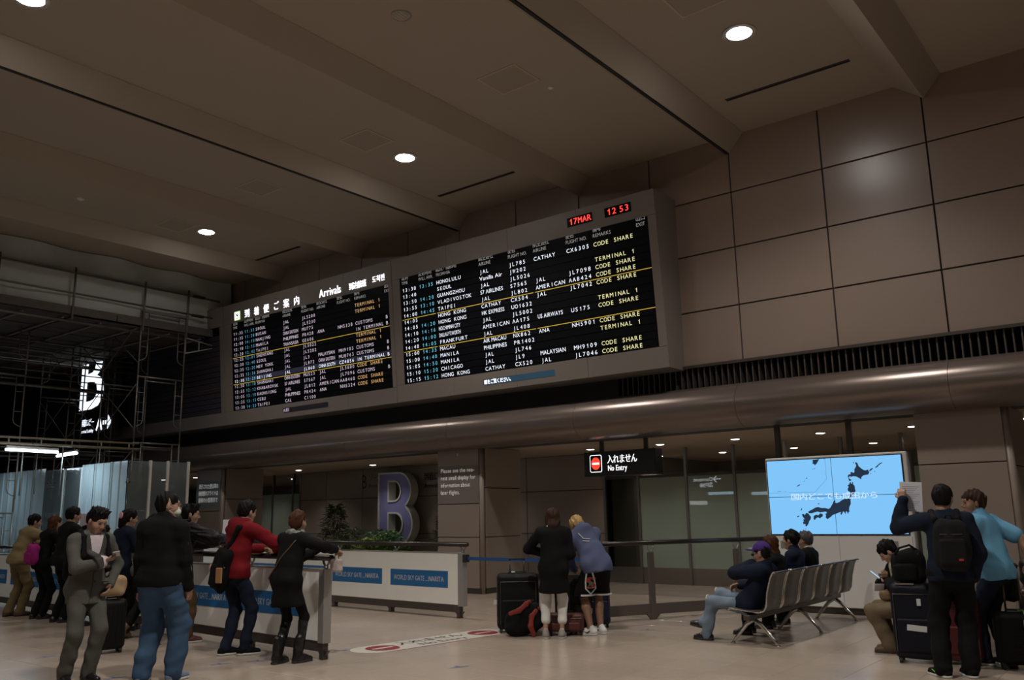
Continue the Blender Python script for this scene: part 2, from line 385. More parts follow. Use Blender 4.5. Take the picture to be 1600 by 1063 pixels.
# wall with the big letter
wb = MB().box(-22.7, -11.3, 17.79, 18.1, 0, 3.0).build('wall_exit', M_gap); tag(wb, kind='structure')
xs = [-22.7, -21.44, -19.79, -18.17, -16.55, -14.92, -13.62, -11.3]
for (z0, z1) in ((.12, 1.11), (1.11, 2.14), (2.14, 3.0)):
    for a, b in zip(xs, xs[1:]):
        MB().bbox(a+.008, b-.008, 17.755, 17.80, z0+.008, z1-.008, .004).build('wall_panel', M_panel2, wb, world=True)
tag(MB().box(-22.7, -11.3, 17.74, 17.80, 0, .115).build('baseboard_exit', M_dsteel), kind='structure')
tag(MB().box(-40, 12, 24.0, 24.2, 0, 3.0).build('wall_far', M_inner), kind='structure')
tag(MB().box(-22.7, -22.5, 17.8, 24, 0, 3.0).build('wall_inner_side', M_inner), kind='structure')
tag(MB().box(-11.5, -11.3, 17.8, 24, 0, 3.0).build('wall_inner_side_b', M_inner), kind='structure')
tag(MB().box(-40.2, -40, -14, 24, 0, 8.5).build('wall_left', M_dark), kind='structure')
tag(MB().box(12, 12.2, -14, 24, 0, 8.5).build('wall_right', M_panel), kind='structure')
tag(MB().box(-40, 12, -14.2, -14, 0, 8.5).build('wall_front', M_panel), kind='structure')
# square columns clad in panels
def column(xc, lab, txt=None):
    t = thing('column', lab, 'column', (xc, 14.0, 0)); t['kind'] = 'structure'
    MB().box(-.6, .6, .03, 1.32, 0, 3.0).build('core', M_gap, t)
    for (z0, z1) in ((.1, 1.135), (1.135, 1.826), (1.826, 3.0)) if txt else ((.1, 1.2), (1.2, 2.205), (2.205, 3.0)):
        MB().bbox(-.62, .55, 0, .035, z0+.008, z1-.008, .004).build('cladding_panel', M_panel2, t)
    for (z0, z1) in ((.1, 1.135), (1.135, 2.15), (2.15, 3.0)):
        MB().bbox(.605, .64, .12, 1.33, z0+.008, z1-.008, .004).build('cladding_panel', M_panel2, t)
    MB().tube((.59, .06, 0), (.59, .06, 3.0), .055, n=12).build('corner_guard', M_panel2, t, smooth=True)
    MB().box(-.625, .6, -.006, .0, 0, .1).build('skirting', M_dsteel, t)
    MB().box(.635, .646, .1, 1.33, 0, .1).build('skirting', M_dsteel, t)
    return t
M_wtext = emat('sign_text_pale', (.75, .72, .68), .32, base=(.7, .68, .65))
M_gtext = emat('header_text_grey', (.5, .5, .5), .35, base=(.5, .5, .5))
c1 = column(-12.56, 'square panel-clad column bearing the English small-display notice', True)
c2 = column(-2.74, 'square panel-clad column behind the man in the blue polo shirt', False)
c3 = column(-21.95, 'square panel-clad column bearing the Japanese small-display notice', True)
m = MB()
for i, s_ in enumerate(['Please see the nea-', 'rest small display for', 'information about', 'later flights.']):
    text(m, s_, lambda u, v: (u, -.004, v), -.53, 2.50-.155*i, .085, width=[.97, 1.0, .85, .55][i])
m.build('notice_text', M_wtext, c1)
MB().box(-.62, .55, -.0015, .0005, 1.84, 2.64).build('notice_plate', mat('notice_plate', (.20, .165, .15), .4), c1)
MB().box(-.05, -.02, -.01, 0, 2.85, 2.9).build('alarm_lamp', mat('detector_white', (.7, .68, .63), .5), c1)
MB().bbox(.12, .2, -.012, 0, .38, .52, .004).build('wall_socket', MATS['detector_white'], c1)
m = MB()
for i, s_ in enumerate(JA_COL): text(m, s_, lambda u, v: (u, -.004, v), -.5, 2.46-.19*i, .10, width=.95)
m.build('notice_text', M_wtext, c3)
MB().box(-.62, .55, -.0015, .0005, 1.9, 2.66).build('notice_plate', mat('notice_plate_blue', (.20, .22, .24), .3), c3)

# glass partition of the exit hall
M_frost = bpy.data.materials.new('frosted_glass'); M_frost.use_nodes = True
nt = M_frost.node_tree; nt.nodes.clear()
out = nt.nodes.new('ShaderNodeOutputMaterial'); mx1 = nt.nodes.new('ShaderNodeMixShader'); mx2 = nt.nodes.new('ShaderNodeMixShader')
df = nt.nodes.new('ShaderNodeBsdfDiffuse'); df.inputs[0].default_value = (.60, .70, .60, 1)
tl = nt.nodes.new('ShaderNodeBsdfTranslucent'); tl.inputs[0].default_value = (.60, .70, .60, 1)
gs = nt.nodes.new('ShaderNodeBsdfGlossy'); gs.inputs['Roughness'].default_value = .008
lw = nt.nodes.new('ShaderNodeFresnel'); lw.inputs['IOR'].default_value = 1.75
mx1.inputs[0].default_value = .55; nt.links.new(df.outputs[0], mx1.inputs[1]); nt.links.new(tl.outputs[0], mx1.inputs[2])
nt.links.new(lw.outputs[0], mx2.inputs[0]); nt.links.new(mx1.outputs[0], mx2.inputs[1]); nt.links.new(gs.outputs[0], mx2.inputs[2])
nt.links.new(mx2.outputs[0], out.inputs[0])
def clear_glass(name, col, mixf):
    m = bpy.data.materials.new(name); m.use_nodes = True; nt = m.node_tree; nt.nodes.clear()
    out = nt.nodes.new('ShaderNodeOutputMaterial'); mx = nt.nodes.new('ShaderNodeMixShader')
    tr = nt.nodes.new('ShaderNodeBsdfTransparent'); tr.inputs[0].default_value = col
    gs = nt.nodes.new('ShaderNodeBsdfGlossy'); gs.inputs['Roughness'].default_value = .04
    fr = nt.nodes.new('ShaderNodeFresnel'); fr.inputs['IOR'].default_value = mixf
    nt.links.new(fr.outputs[0], mx.inputs[0]); nt.links.new(tr.outputs[0], mx.inputs[1]); nt.links.new(gs.outputs[0], mx.inputs[2]); nt.links.new(mx.outputs[0], out.inputs[0])
    return m
M_glass = clear_glass('dark_clear_glass', (.60, .64, .60, 1), 1.75)
def partition(name, xs, lab, frost, n):
    t = obj(name, None, None, (xs[0], 17.78, 0)); t['kind'] = 'structure'; t['label'] = lab
    o = xs[0]
    for x in xs: MB().bbox(x-o-.03, x-o+.03, -.05, .05, 0, 3.0, .004).build('mullion', M_steel, t)
    for a, b, fz in zip(xs, xs[1:], frost):
        MB().box(a-o+.03, b-o-.03, -.008, .008, .36, 2.36).build('pane', M_frost if fz else M_glass, t)
        MB().box(a-o+.03, b-o-.03, -.02, .02, 0.0, .36).build('kick_plate', M_steel, t)
        MB().box(a-o+.03, b-o-.03, -.035, .035, 2.36, 2.42).build('header_rail', M_dsteel, t)
        if not fz: MB().box(a-o+.03, b-o-.03, -.03, .03, .84, .9).build('mid_rail', M_dsteel, t)
    return t
partition('window_1', [-11.28, -10.36, -9.13, -7.98, -6.83, -5.68, -4.53, -3.38, -2.2, -1.0], 'frosted glass partition with steel mullions behind the railing', [0]+[1]*8, 1)
partition('window_2', [-28.5, -27.0, -25.6, -24.12, -23.08, -22.7], 'greenish glass partition left of the letter wall', [0, 0, 1, 1, 1], 2)
# ================================================================== arrivals boards on the upper wall
TILT = 0.08
def by(z): return 13.45 - TILT*(z-4.05)            # front plane of the boards leans out
M_scr = mat('board_screen', (0.003, 0.003, 0.004), 0.4, spec=.1)
M_slat = mat('board_slat', (0.004, 0.004, 0.006), 0.45, spec=.12)
E_w = emat('led_white', (0.86, 0.90, 1.0), 1.15); E_y = emat('led_yellow', (0.95, 0.90, 0.45), 0.95)
E_c = emat('led_cyan', (0.16, 0.62, 0.80), 0.85); E_p = emat('led_pink_white', (0.80, 0.66, 0.80), 0.75)
E_o = emat('led_orange', (0.85, 0.50, 0.22), 0.75); E_cb = emat('led_cyan_dim', (0.14, 0.50, 0.68), 0.65)
E_r = emat('led_red', (1.0, 0.05, 0.04), 1.6); E_hd = emat('backlit_white', (0.93, 0.92, 1.0), 2.6)
E_line = emat('yellow_rule', (0.75, 0.52, 0.08), 0.55, base=(.3, .2, .03)); E_blue = emat('led_blue_dim', (0.03, 0.12, 0.2), 0.35)
E_grn = emat('sign_green', (0.45, 0.75, 0.25), 1.2); E_hi = emat('led_highlight', (0.05, 0.05, 0.11), 0.25)
def board(name, lab, x0, x1, sx0, sx1, z0, z1, sz0, sz1, rows, cols, rz, rp, lit):
    t = thing(name, lab, 'flight board', ((x0+x1)/2, 13.4, z0))
    cx = (x0+x1)/2
    P = lambda u, v, o=0.0: (u-cx, by(v)-13.4-o, v-z0)
    def slab(nm, ax0, ax1, az0, az1, o0, o1, m, par=t, mi=None):
        b = MB(); b.add([P(ax0,az0,o1),P(ax1,az0,o1),P(ax1,az1,o1),P(ax0,az1,o1),P(ax0,az0,o0),P(ax1,az0,o0),P(ax1,az1,o0),P(ax0,az1,o0)],
              [(0,1,2,3),(4,7,6,5),(0,4,5,1),(1,5,6,2),(2,6,7,3),(3,7,4,0)])
        return b.build(nm, m, par)
    b = MB(); b.add([P(x0,z0,-.02),P(x1,z0,-.02),(x1-cx,.6,0),(x0-cx,.6,0),P(x0,z1,-.02),P(x1,z1,-.02),(x1-cx,.6,z1-z0),(x0-cx,.6,z1-z0)],
        [(0,3,2,1),(4,5,6,7),(0,1,5,4),(1,2,6,5),(2,3,7,6),(3,0,4,7)]); b.build('housing', M_frame, t)
    zm = (sz0+sz1)/2
    for (a, b_, c, d) in ((x0, x1, sz1, z1), (x0, x1, z0, sz0), (x0, sx0, sz0, sz1), (sx1, x1, sz0, sz1)):
        segs = 4 if b_-a > 3 else 1
        for k in range(segs):
            slab('frame_panel', a+(b_-a)*k/segs+.003, a+(b_-a)*(k+1)/segs-.003, c+.003, d-.003, -.02, .012, M_frame)
    scr = slab('screen', sx0, sx1, sz0, sz1, -.02, -.004, M_scr)
    for k in range(15):                                        # display modules, one strip per flight
        zb = rz-rp*k-.028
        slab('row_module', sx0+.02, sx1-.02, zb+.006, zb+rp-.012, -.004, 0.002, M_slat if lit else mat('board_slat_unlit', (.045, .040, .050), .4), scr)
    return t, scr, P
def fill(scr, P, rows, cols, rz, rp, mats, hl=None):
    for k, r in enumerate(rows):
        m = MB(); z = rz-rp*k; fn = lambda u, v: P(u, v, .004)
        for c, s_ in enumerate(r):
            if not s_: continue
            m.mat(1 if c == 1 else (2 if (c == 7 and s_[:2] in ('CO', 'TE')) else 0))
            lim = (11 if c == 2 else 8)
            if len(s_) <= lim or c in (7,): text(m, s_, fn, cols[c], z, .078, pitch=.0895 if c != 7 else .0875)
            else: text(m, s_, fn, cols[c], z, .082, width=.0895*(lim-1.2) if c != 2 else .62)
        tag(m.build('flight_row', mats if k != hl else [E_w, E_c, mats[2]], scr), kind='stuff')
    m = MB(); fn = lambda u, v: P(u, v, .004)
    for (ja, en), x in zip(HEADS, cols):
        text(m, ja, fn, x, rz+.285, .082, width=min(.1*len(ja), .62)); text(m, en, fn, x, rz+.175, .066, wide=.95)
    tag(m.build('column_headings', M_gtext, scr), kind='stuff')
    m = MB()
    for k in (5, 10):
        z = rz-rp*k+rp-.045
        for a, b in ((cols[0]-.03, cols[2]-.06), (cols[2]-.02, cols[5]-.06), (cols[5]-.02, cols[8]+.25)):
            m.add([P(a, z-.007, .006), P(b, z-.007, .006), P(b, z+.007, .006), P(a, z+.007, .006)], [(0,1,2,3)])
    m.build('yellow_rule', E_line, scr)
tR, sR, PR = board('arrivals_board', 'lit arrivals board with the red date and clock, nearest the bare wall panels', -13.86, -7.1, -13.62, -7.27, 4.07, 7.3, 4.45, 6.83, RB, COLSR, 6.50, .144, True)
fill(sR, PR, RB, COLSR, 6.50, .144, [E_w, E_c, E_y])
tL, sL, PL = board('arrivals_board', 'lit arrivals board headed Arrivals in four languages, left of the clock board', -20.42, -13.87, -20.08, -13.99, 4.07, 7.3, 4.42, 6.77, LB, COLSL, 6.43, .1415, True)
fill(sL, PL, LB, COLSL, 6.43, .1415, [E_p, E_cb, E_o], hl=9)
tD, sD, PD = board('arrivals_board', 'dark switched-off arrivals board behind the scaffold tower', -26.9, -20.43, -26.6, -20.62, 4.07, 7.3, 4.42, 6.77, LB, COLSL, 6.43, .1415, False)
m = MB()
for k in (5, 10):
    z = 6.43-.1415*k+.1415-.045
    m.add([PD(-26.6, z-.006, .006), PD(-20.64, z-.006, .006), PD(-20.64, z+.006, .006), PD(-26.6, z+.006, .006)], [(0,1,2,3)])
m.build('yellow_rule', mat('rule_unlit', (.2, .15, .1), .5), sD)
m = MB(); m.add([PL(-20.08+.5, 5.145, .003), PL(-14.0, 5.145, .003), PL(-14.0, 5.27, .003), PL(-20.08+.5, 5.27, .003)], [(0,1,2,3)]); m.build('highlight_bar', E_hi, sL)
# red date and clock
m = MB(); text(m, '17MAR', lambda u, v: PR(u, v, .022), -8.96, 7.02, .115, pitch=.105, bold=.02); text(m, '12', lambda u, v: PR(u, v, .022), -8.11, 7.02, .115, pitch=.115, bold=.02); text(m, '53', lambda u, v: PR(u, v, .022), -7.84, 7.02, .115, pitch=.115, bold=.02)
pan = MB()
for a, b in ((-9.0, -8.42), (-8.15, -7.58)): pan.add([PR(a, 6.985, .018), PR(b, 6.985, .018), PR(b, 7.165, .018), PR(a, 7.165, .018)], [(0,1,2,3)])
pp = pan.build('clock_panel', M_scr, tR); tag(m.build('red_digits', E_r, pp), kind='stuff')
def ticker(t, P, a, b, st, m1, lit):
    q = MB(); q.add([P(a, 4.19, .016), P(b, 4.19, .016), P(b, 4.31, .016), P(a, 4.31, .016)], [(0,1,2,3)]); s = q.build('ticker_strip', m1, t)
    q = MB(); text(q, st, lambda u, v: P(u, v, .02), a+.03, 4.215, .07, width=lit); q.build('ticker_text', E_hd if lit > .5 else E_p, s)
ticker(tR, PR, -11.36, -9.55, '面をご覧ください。', E_blue, .75); ticker(tL, PL, -17.95, -16.21, 'JAL表示', mat('ticker_off', (.03, .025, .035), .4), .22)
# back-lit heading of the left board
m = MB(); fn = lambda u, v: PL(u, v, .022)
for i, c in enumerate('到着便ご案内'): text(m, c, fn, -19.45+.415*i, 6.85, .165, bold=.02)
text(m, 'Arrivals', fn, -16.38, 6.86, .19, width=.80, bold=.02); text(m, '到达航班', fn, -15.30, 6.87, .125, width=.60, bold=.035); text(m, '도착편', fn, -14.49, 6.90, .115, width=.42, bold=.035)
m.build('heading_letters', E_hd, tL)
m = MB(); a, b, c, d = -19.90, -19.64, 6.82, 7.06
m.mat(0).add([fn(a, c), fn(b, c), fn(b, d), fn(a, d)], [(0,1,2,3)])
f2 = lambda u, v: PL(u, v, .026)
m.mat(1).add([f2(a+.025, c+.025), f2(b-.025, c+.025), f2(b-.025, d-.025), f2(a+.025, d-.025)], [(0,1,2,3)])
f3 = lambda u, v: PL(u, v, .03)
m.mat(2).add([f3(a+.05, c+.045), f3(b-.05, c+.045), f3(b-.05, c+.065), f3(a+.05, c+.065)], [(0,1,2,3)])
m.add([f3(a+.06, c+.17), f3(a+.09, c+.185), f3(b-.055, c+.10), f3(b-.06, c+.08), f3(a+.11, c+.12)], [(0,1,2,3,4)])
m.add([f3(a+.13, c+.14), f3(a+.17, c+.11), f3(a+.19, c+.17), f3(a+.175, c+.175)], [(0,1,2,3)])
m.build('arrival_pictogram', [E_grn, E_hd, M_black], tL)

# ================================================================== big illuminated sign behind the scaffold
t = thing('wing_sign', 'black sign with a big white B and a lobby arrow behind scaffolding', 'sign', (-27.9, 13.3, 4.1))
t.location = (-26.65, 12.85, 4.1)
MB().bbox(-1.4, 1.3, 0, .18, 0, 3.1, .01).build('sign_box', M_black, t)
m = MB(); fn = lambda u, v: (u, -.01, v)
text(m, 'B', fn, -1.05, .92, 2.0, wide=1.0, bold=.03)
E_sg = emat('sign_cool_white', (0.82, 0.90, 1.0), 1.5)
m.build('sign_letter', E_sg, t)
m = MB(); text(m, '到着ロビー', fn, -.72, .42, .17, width=.85, bold=.03); text(m, 'Arrival Lobby', fn, -.72, .2, .1, width=.85, bold=.03); text(m, 'A', fn, .28, .22, .40, bold=.04)
m.add([fn(.68, .38), fn(.98, .38), fn(.98, .22), fn(1.22, .44), fn(.98, .66), fn(.98, .50), fn(.68, .50)], [(0,1,5,6), (2,3,4)])
m.build('lobby_text', E_sg, t)

# ================================================================== hanging no-entry sign
t = thing('no_entry_sign', 'black hanging box sign with a red no entry disc and white lettering', 'sign', (-8.87, 14.5, 2.29))
MB().bbox(-.80, .80, 0, .28, 0, .48, .008).build('sign_box', mat('sign_black', (.018, .018, .02), .35), t)
for x in (-.47, .53): MB().bbox(x-.035, x+.035, .12, .19, .48, .71, .004).build('hanger_post', M_dsteel, t)
fn = lambda u, v: (u, -.004, v); f2 = lambda u, v: (u, -.007, v); f3 = lambda u, v: (u, -.010, v); f4 = lambda u, v: (u, -.013, v)
def rrect(m, f, x0, x1, z0, z1, r, n=5):
    pts = []
    for cx_, cz_, a0 in ((x1-r, z0+r, -pi/2), (x1-r, z1-r, 0), (x0+r, z1-r, pi/2), (x0+r, z0+r, pi)):
        for i in range(n+1): a = a0+pi/2*i/n; pts.append(f(cx_+r*math.cos(a), cz_+r*math.sin(a)))
    m.add(pts, [tuple(range(len(pts)))])
m = MB(); rrect(m.mat(0), fn, -.66, -.38, .08, .42, .04); rrect(m.mat(1), f2, -.645, -.395, .095, .405, .03)
m.mat(2).add([f3(-.52+.105*math.cos(2*pi*i/28), .25+.12*math.sin(2*pi*i/28)) for i in range(28)], [tuple(range(28))])
m.mat(0).add([f4(-.60, .23), f4(-.44, .23), f4(-.44, .27), f4(-.60, .27)], [(0,1,2,3)])
m.build('no_entry_disc', [emat('sign_white', (1, 1, 1), 1.25), M_black, emat('sign_red', (1.0, .06, .03), 1.1)], t)
m = MB(); text(m, '入れません', fn, -.26, .255, .125, width=.67, bold=.025); text(m, 'No Entry', fn, -.25, .10, .105, width=.44, bold=.025); m.build('sign_text', MATS['sign_white'], t)

# ================================================================== big letter B and dark lettering on the exit wall
t = thing('letter_b', 'tall purple-blue letter B with pale metal edges standing at the exit wall', 'letter', (-17.9, 17.3, .85))
def arcpts(cx_, cz_, rx, rz_, a0, a1, n=14): return [(cx_+rx*math.cos(a0+(a1-a0)*i/n), cz_+rz_*math.sin(a0+(a1-a0)*i/n)) for i in range(n+1)]
x0 = -.65; Hb = 1.92
def b_out(g):
    return [(x0-g, -g)] + arcpts(.12, .53, .53+g, .53+g, -pi/2, .62*pi/2) + arcpts(.12, 1.45, .47+g, .47+g, -.6*pi/2, pi/2) + [(x0-g, Hb+g)]
def bowl(x, w, z0, z1, g):
    r = (z1-z0)/2; return [(x-g, z0-g)] + arcpts(x+w-r, (z0+z1)/2, r+g, r+g, -pi/2, pi/2) + [(x-g, z1+g)]
def ring(m, outer, holes, y0, y1):
    """extrude an outline with holes by bridging each hole to the outline with bmesh fill"""
    import bmesh
    bm = bmesh.new(); loops = []
    for lp in [outer]+holes:
        vs = [bm.verts.new((p[0], y0, p[1])) for p in lp]; loops.append(vs)
        for i in range(len(vs)): bm.edges.new((vs[i], vs[(i+1) % len(vs)]))
    bmesh.ops.triangle_fill(bm, use_beauty=True, use_dissolve=False, edges=bm.edges[:])
    bm.verts.index_update()
    vv = [tuple(v.co) for v in bm.verts]; ff = [tuple(v.index for v in f.verts) for f in bm.faces]
    n = len(vv); m.add(vv + [(p[0], y1, p[2]) for p in vv], ff + [tuple(i+n for i in f[::-1]) for f in ff])
    o = len(m.v)-2*n
    k = 0
    for lp in loops:
        L = len(lp); m.add([m.v[o+k+i] for i in range(L)]+[m.v[o+n+k+i] for i in range(L)], [(i, (i+1) % L, L+(i+1) % L, L+i) for i in range(L)]); k += L
    bm.free()
h1, h2 = (-.30, .62, .20, .86), (-.30, .54, 1.14, 1.74)
m = MB(); ring(m, b_out(0), [bowl(*h1, 0), bowl(*h2, 0)], 0, .22); m.build('face', mat('purple_enamel', (.21, .20, .42), .35), t)
m = MB(); ring(m, b_out(.045), [b_out(-.002)], -.03, .25); m.build('outer_edge', mat('pale_metal_edge', (.58, .60, .55), .4, metal=.15), t)
for h in (h1, h2):
    m = MB(); ring(m, bowl(*h, .002), [bowl(*h, -.045)], -.03, .25); m.build('inner_edge', MATS['pale_metal_edge'], t)
for x in (-.4, .1): MB().box(x-.03, x+.03, .2, .44, .3, .36).build('wall_bracket', M_dsteel, t)
lt = MB(); wfn = lambda u, v: (u, 17.74, v)
text(lt, 'B', wfn, -19.82, 2.42, .40, width=.24); text(lt, 'ゾーン', wfn, -19.5, 2.64, .15, width=.5); text(lt, 'Area', wfn, -19.5, 2.44, .11, width=.38)
o = lt.build('wall_lettering', mat('letter_black', (.035, .03, .025), .4)); tag(o, 'dark B zone lettering on the wall left of the big B', 'lettering')
lt = MB(); text(lt, '到着口', wfn, -17.25, 2.58, .17, width=.6, bold=.03); text(lt, 'Arrivals', wfn, -17.22, 2.36, .12, width=.55, bold=.02)
o = lt.build('wall_lettering', MATS['letter_black']); tag(o, 'dark Arrivals lettering on the wall between the big B and the column', 'lettering')
# ================================================================== organic shapes: smooth unions on a grid, meshed with surface nets
def V(*a): return np.array(a if len(a) > 1 else a[0], dtype=np.float64)
def nrm(v): v = np.asarray(v, float); return v/max(np.linalg.norm(v), 1e-9)
class SDF:
    def __init__(s): s.ops = []; s.lo = np.full(3, 1e9); s.hi = np.full(3, -1e9)
    def _bb(s, p, r): s.lo = np.minimum(s.lo, np.asarray(p)-r); s.hi = np.maximum(s.hi, np.asarray(p)+r)
    def cap(s, a, b, ra, rb=None, k=.03, front=None, flat=1.0, sub=False):
        a, b = V(a), V(b); rb = ra if rb is None else rb
        if not sub: s._bb(a, ra); s._bb(b, rb)
        s.ops.append(('cap', a, b, ra, rb, k, None if front is None else nrm(front), flat, sub)); return s
    def ell(s, c, r, k=.02, R=None, sub=False):
        c, r = V(c), V(r)
        if not sub: s._bb(c, r.max())
        s.ops.append(('ell', c, r, k, np.eye(3) if R is None else R, sub)); return s
    def box(s, c, half, rnd=.02, k=.01, R=None, sub=False):
        c, half = V(c), V(half)
        if not sub: s._bb(c, np.linalg.norm(half)+rnd)
        s.ops.append(('box', c, half, rnd, k, np.eye(3) if R is None else R, sub)); return s
    def cut(s, c, n): s.ops.append(('cut', V(c), nrm(n))); return s
    def noise(s, amp, freq, seed=0, aniso=(1, 1, 1)): s.ops.append(('noise', amp, freq, seed, aniso)); return s
    def mesh(s, h):
        lo = s.lo-3*h; n = np.ceil((s.hi-lo+3*h)/h).astype(int)+1
        ax = [np.arange(n[i], dtype=np.float32)*h+np.float32(lo[i]) for i in range(3)]
        X, Y, Z = [a.astype(np.float32) for a in np.meshgrid(*ax, indexing='ij', copy=False)]
        d = np.full(X.shape, 1.0, np.float32)
        def comb(d, e, k, sub):
            if sub:
                e = -e; hh = np.maximum(k-np.abs(d-e), 0)/k; return np.maximum(d, e)+hh*hh*k*.25
            hh = np.maximum(k-np.abs(d-e), 0)/k; return np.minimum(d, e)-hh*hh*k*.25
        for op in s.ops:
            if op[0] == 'cap':
                _, a, b, ra, rb, k, fr, fl, sub = op
                ab = b-a; L2 = max(float(ab@ab), 1e-9)
                px, py, pz = X-a[0], Y-a[1], Z-a[2]
                t = np.clip((px*ab[0]+py*ab[1]+pz*ab[2])/L2, 0, 1)
                px -= t*ab[0]; py -= t*ab[1]; pz -= t*ab[2]
                if fr is not None:
                    q = (px*fr[0]+py*fr[1]+pz*fr[2])*(1/fl-1); px += q*fr[0]; py += q*fr[1]; pz += q*fr[2]
                e = np.sqrt(px*px+py*py+pz*pz)-(ra+(rb-ra)*t)
                if fr is not None: e *= .5+.5*fl
                d = comb(d, e, k, sub)
            elif op[0] == 'ell':
                _, c, r, k, R, sub = op
                p = [X-c[0], Y-c[1], Z-c[2]]
                q = [(p[0]*R[0,i]+p[1]*R[1,i]+p[2]*R[2,i])/r[i] for i in range(3)]
                e = (np.sqrt(q[0]**2+q[1]**2+q[2]**2)-1)*float(r.min())
                d = comb(d, e, k, sub)
            elif op[0] == 'box':
                _, c, hf, rnd, k, R, sub = op
                p = [X-c[0], Y-c[1], Z-c[2]]
                q = [np.abs(p[0]*R[0,i]+p[1]*R[1,i]+p[2]*R[2,i])-(hf[i]-rnd) for i in range(3)]
                e = np.sqrt(sum(np.maximum(t, 0)**2 for t in q))+np.minimum(np.maximum(q[0], np.maximum(q[1], q[2])), 0)-rnd
                d = comb(d, e, k, sub)
            elif op[0] == 'cut':
                _, c, nn = op; d = np.maximum(d, (X-c[0])*nn[0]+(Y-c[1])*nn[1]+(Z-c[2])*nn[2])
            else:
                _, amp, fq, seed, an = op; rr = random.Random(seed); acc = 0
                for j in range(4):
                    kv = nrm([rr.gauss(0, 1)*an[0], rr.gauss(0, 1)*an[1], rr.gauss(0, 1)*an[2]])*fq*(1+.45*j)
                    kw = nrm([rr.gauss(0, 1), rr.gauss(0, 1), rr.gauss(0, 1)])*fq*.35
                    acc = acc+np.sin(X*kv[0]+Y*kv[1]+Z*kv[2]+rr.random()*6.28+1.3*np.sin(X*kw[0]+Y*kw[1]+Z*kw[2]))/(1+.4*j)
                d = d+np.float32(amp*.5)*acc
        # surface nets
        ins = d < 0; n = np.array(d.shape)
        c = ins[:-1,:-1,:-1].astype(np.int8)
        tot = sum(ins[i:n[0]-1+i, j:n[1]-1+j, k:n[2]-1+k].astype(np.int8) for i in (0,1) for j in (0,1) for k in (0,1))
        act = (tot > 0) & (tot < 8); idx = np.full(act.shape, -1, np.int64); I = np.argwhere(act); idx[act] = np.arange(len(I))
        acc = np.zeros((len(I), 3)); cnt = np.zeros(len(I))
        corners = [(i, j, k) for i in (0,1) for j in (0,1) for k in (0,1)]
        val = {cc: d[I[:,0]+cc[0], I[:,1]+cc[1], I[:,2]+cc[2]] for cc in corners}
        for a in corners:
            for ax_ in range(3):
                if a[ax_] == 0:
                    b = tuple(a[i]+(i == ax_) for i in range(3)); va, vb = val[a], val[b]
                    m = (va < 0) != (vb < 0); t = np.where(m, va/np.where(m, va-vb, 1), 0)
                    for i in range(3): acc[:,i] += np.where(m, a[i]+(t if i == ax_ else 0), 0)
                    cnt += m
        vs = (I+acc/cnt[:,None])*h+lo
        quads = []
        for ax_ in range(3):
            u, w_ = (ax_+1) % 3, (ax_+2) % 3
            sl0 = [slice(None)]*3; sl1 = [slice(None)]*3; sl0[ax_] = slice(0, -1); sl1[ax_] = slice(1, None)
            s0, s1 = ins[tuple(sl0)], ins[tuple(sl1)]
            E = np.argwhere(s0 != s1)
            E = E[(E[:,u] > 0) & (E[:,w_] > 0) & (E[:,u] < n[u]-1) & (E[:,w_] < n[w_]-1)]
            if not len(E): continue
            fl_ = s0[E[:,0], E[:,1], E[:,2]]
            q = []
            for du, dw in ((1,1),(0,1),(0,0),(1,0)):
                t = E.copy(); t[:,u] -= du; t[:,w_] -= dw; q.append(idx[t[:,0], t[:,1], t[:,2]])
            q = np.stack(q, 1); q[~fl_] = q[~fl_][:, ::-1]; quads.append(q)
        return vs, np.concatenate(quads)
def np_mesh(name, parts, mats):
    """parts: list of (verts, quads, matindex or array)"""
    vs = []; fs = []; ms = []; o = 0
    for v, f, mi in parts:
        vs.append(v); fs.append(f+o); o += len(v); ms.append(np.full(len(f), mi, np.int32) if np.isscalar(mi) else np.asarray(mi, np.int32))
    v = np.concatenate(vs).astype(np.float32); f = np.concatenate(fs).astype(np.int32); ms = np.concatenate(ms)
    me = bpy.data.meshes.new(name); me.vertices.add(len(v)); me.vertices.foreach_set('co', v.ravel())
    me.loops.add(f.size); me.loops.foreach_set('vertex_index', f.ravel())
    me.polygons.add(len(f)); me.polygons.foreach_set('loop_start', np.arange(0, f.size, 4, dtype=np.int32)); me.polygons.foreach_set('loop_total', np.full(len(f), 4, np.int32))
    for m in (mats if isinstance(mats, (list, tuple)) else [mats]): me.materials.append(m)
    me.polygons.foreach_set('material_index', ms); me.polygons.foreach_set('use_smooth', np.ones(len(f), bool))
    me.update(calc_edges=True); return me
def rot(axis, a):
    return np.array(Matrix.Rotation(a, 3, axis))
def rotv(axis, a): return np.array(Matrix.Rotation(a, 3, Vector(axis)))
def ik(a, t, l1, l2, pole):
    a, t = V(a), V(t); d = t-a; L = np.linalg.norm(d); d = d/max(L, 1e-6)
    L = min(L, (l1+l2)*.999); c = (l1*l1+L*L-l2*l2)/(2*L); hgt = math.sqrt(max(l1*l1-c*c, 0))
    p = V(pole)-d*(V(pole)@d); p = nrm(p)
    return a+d*c+p*hgt, a+d*L

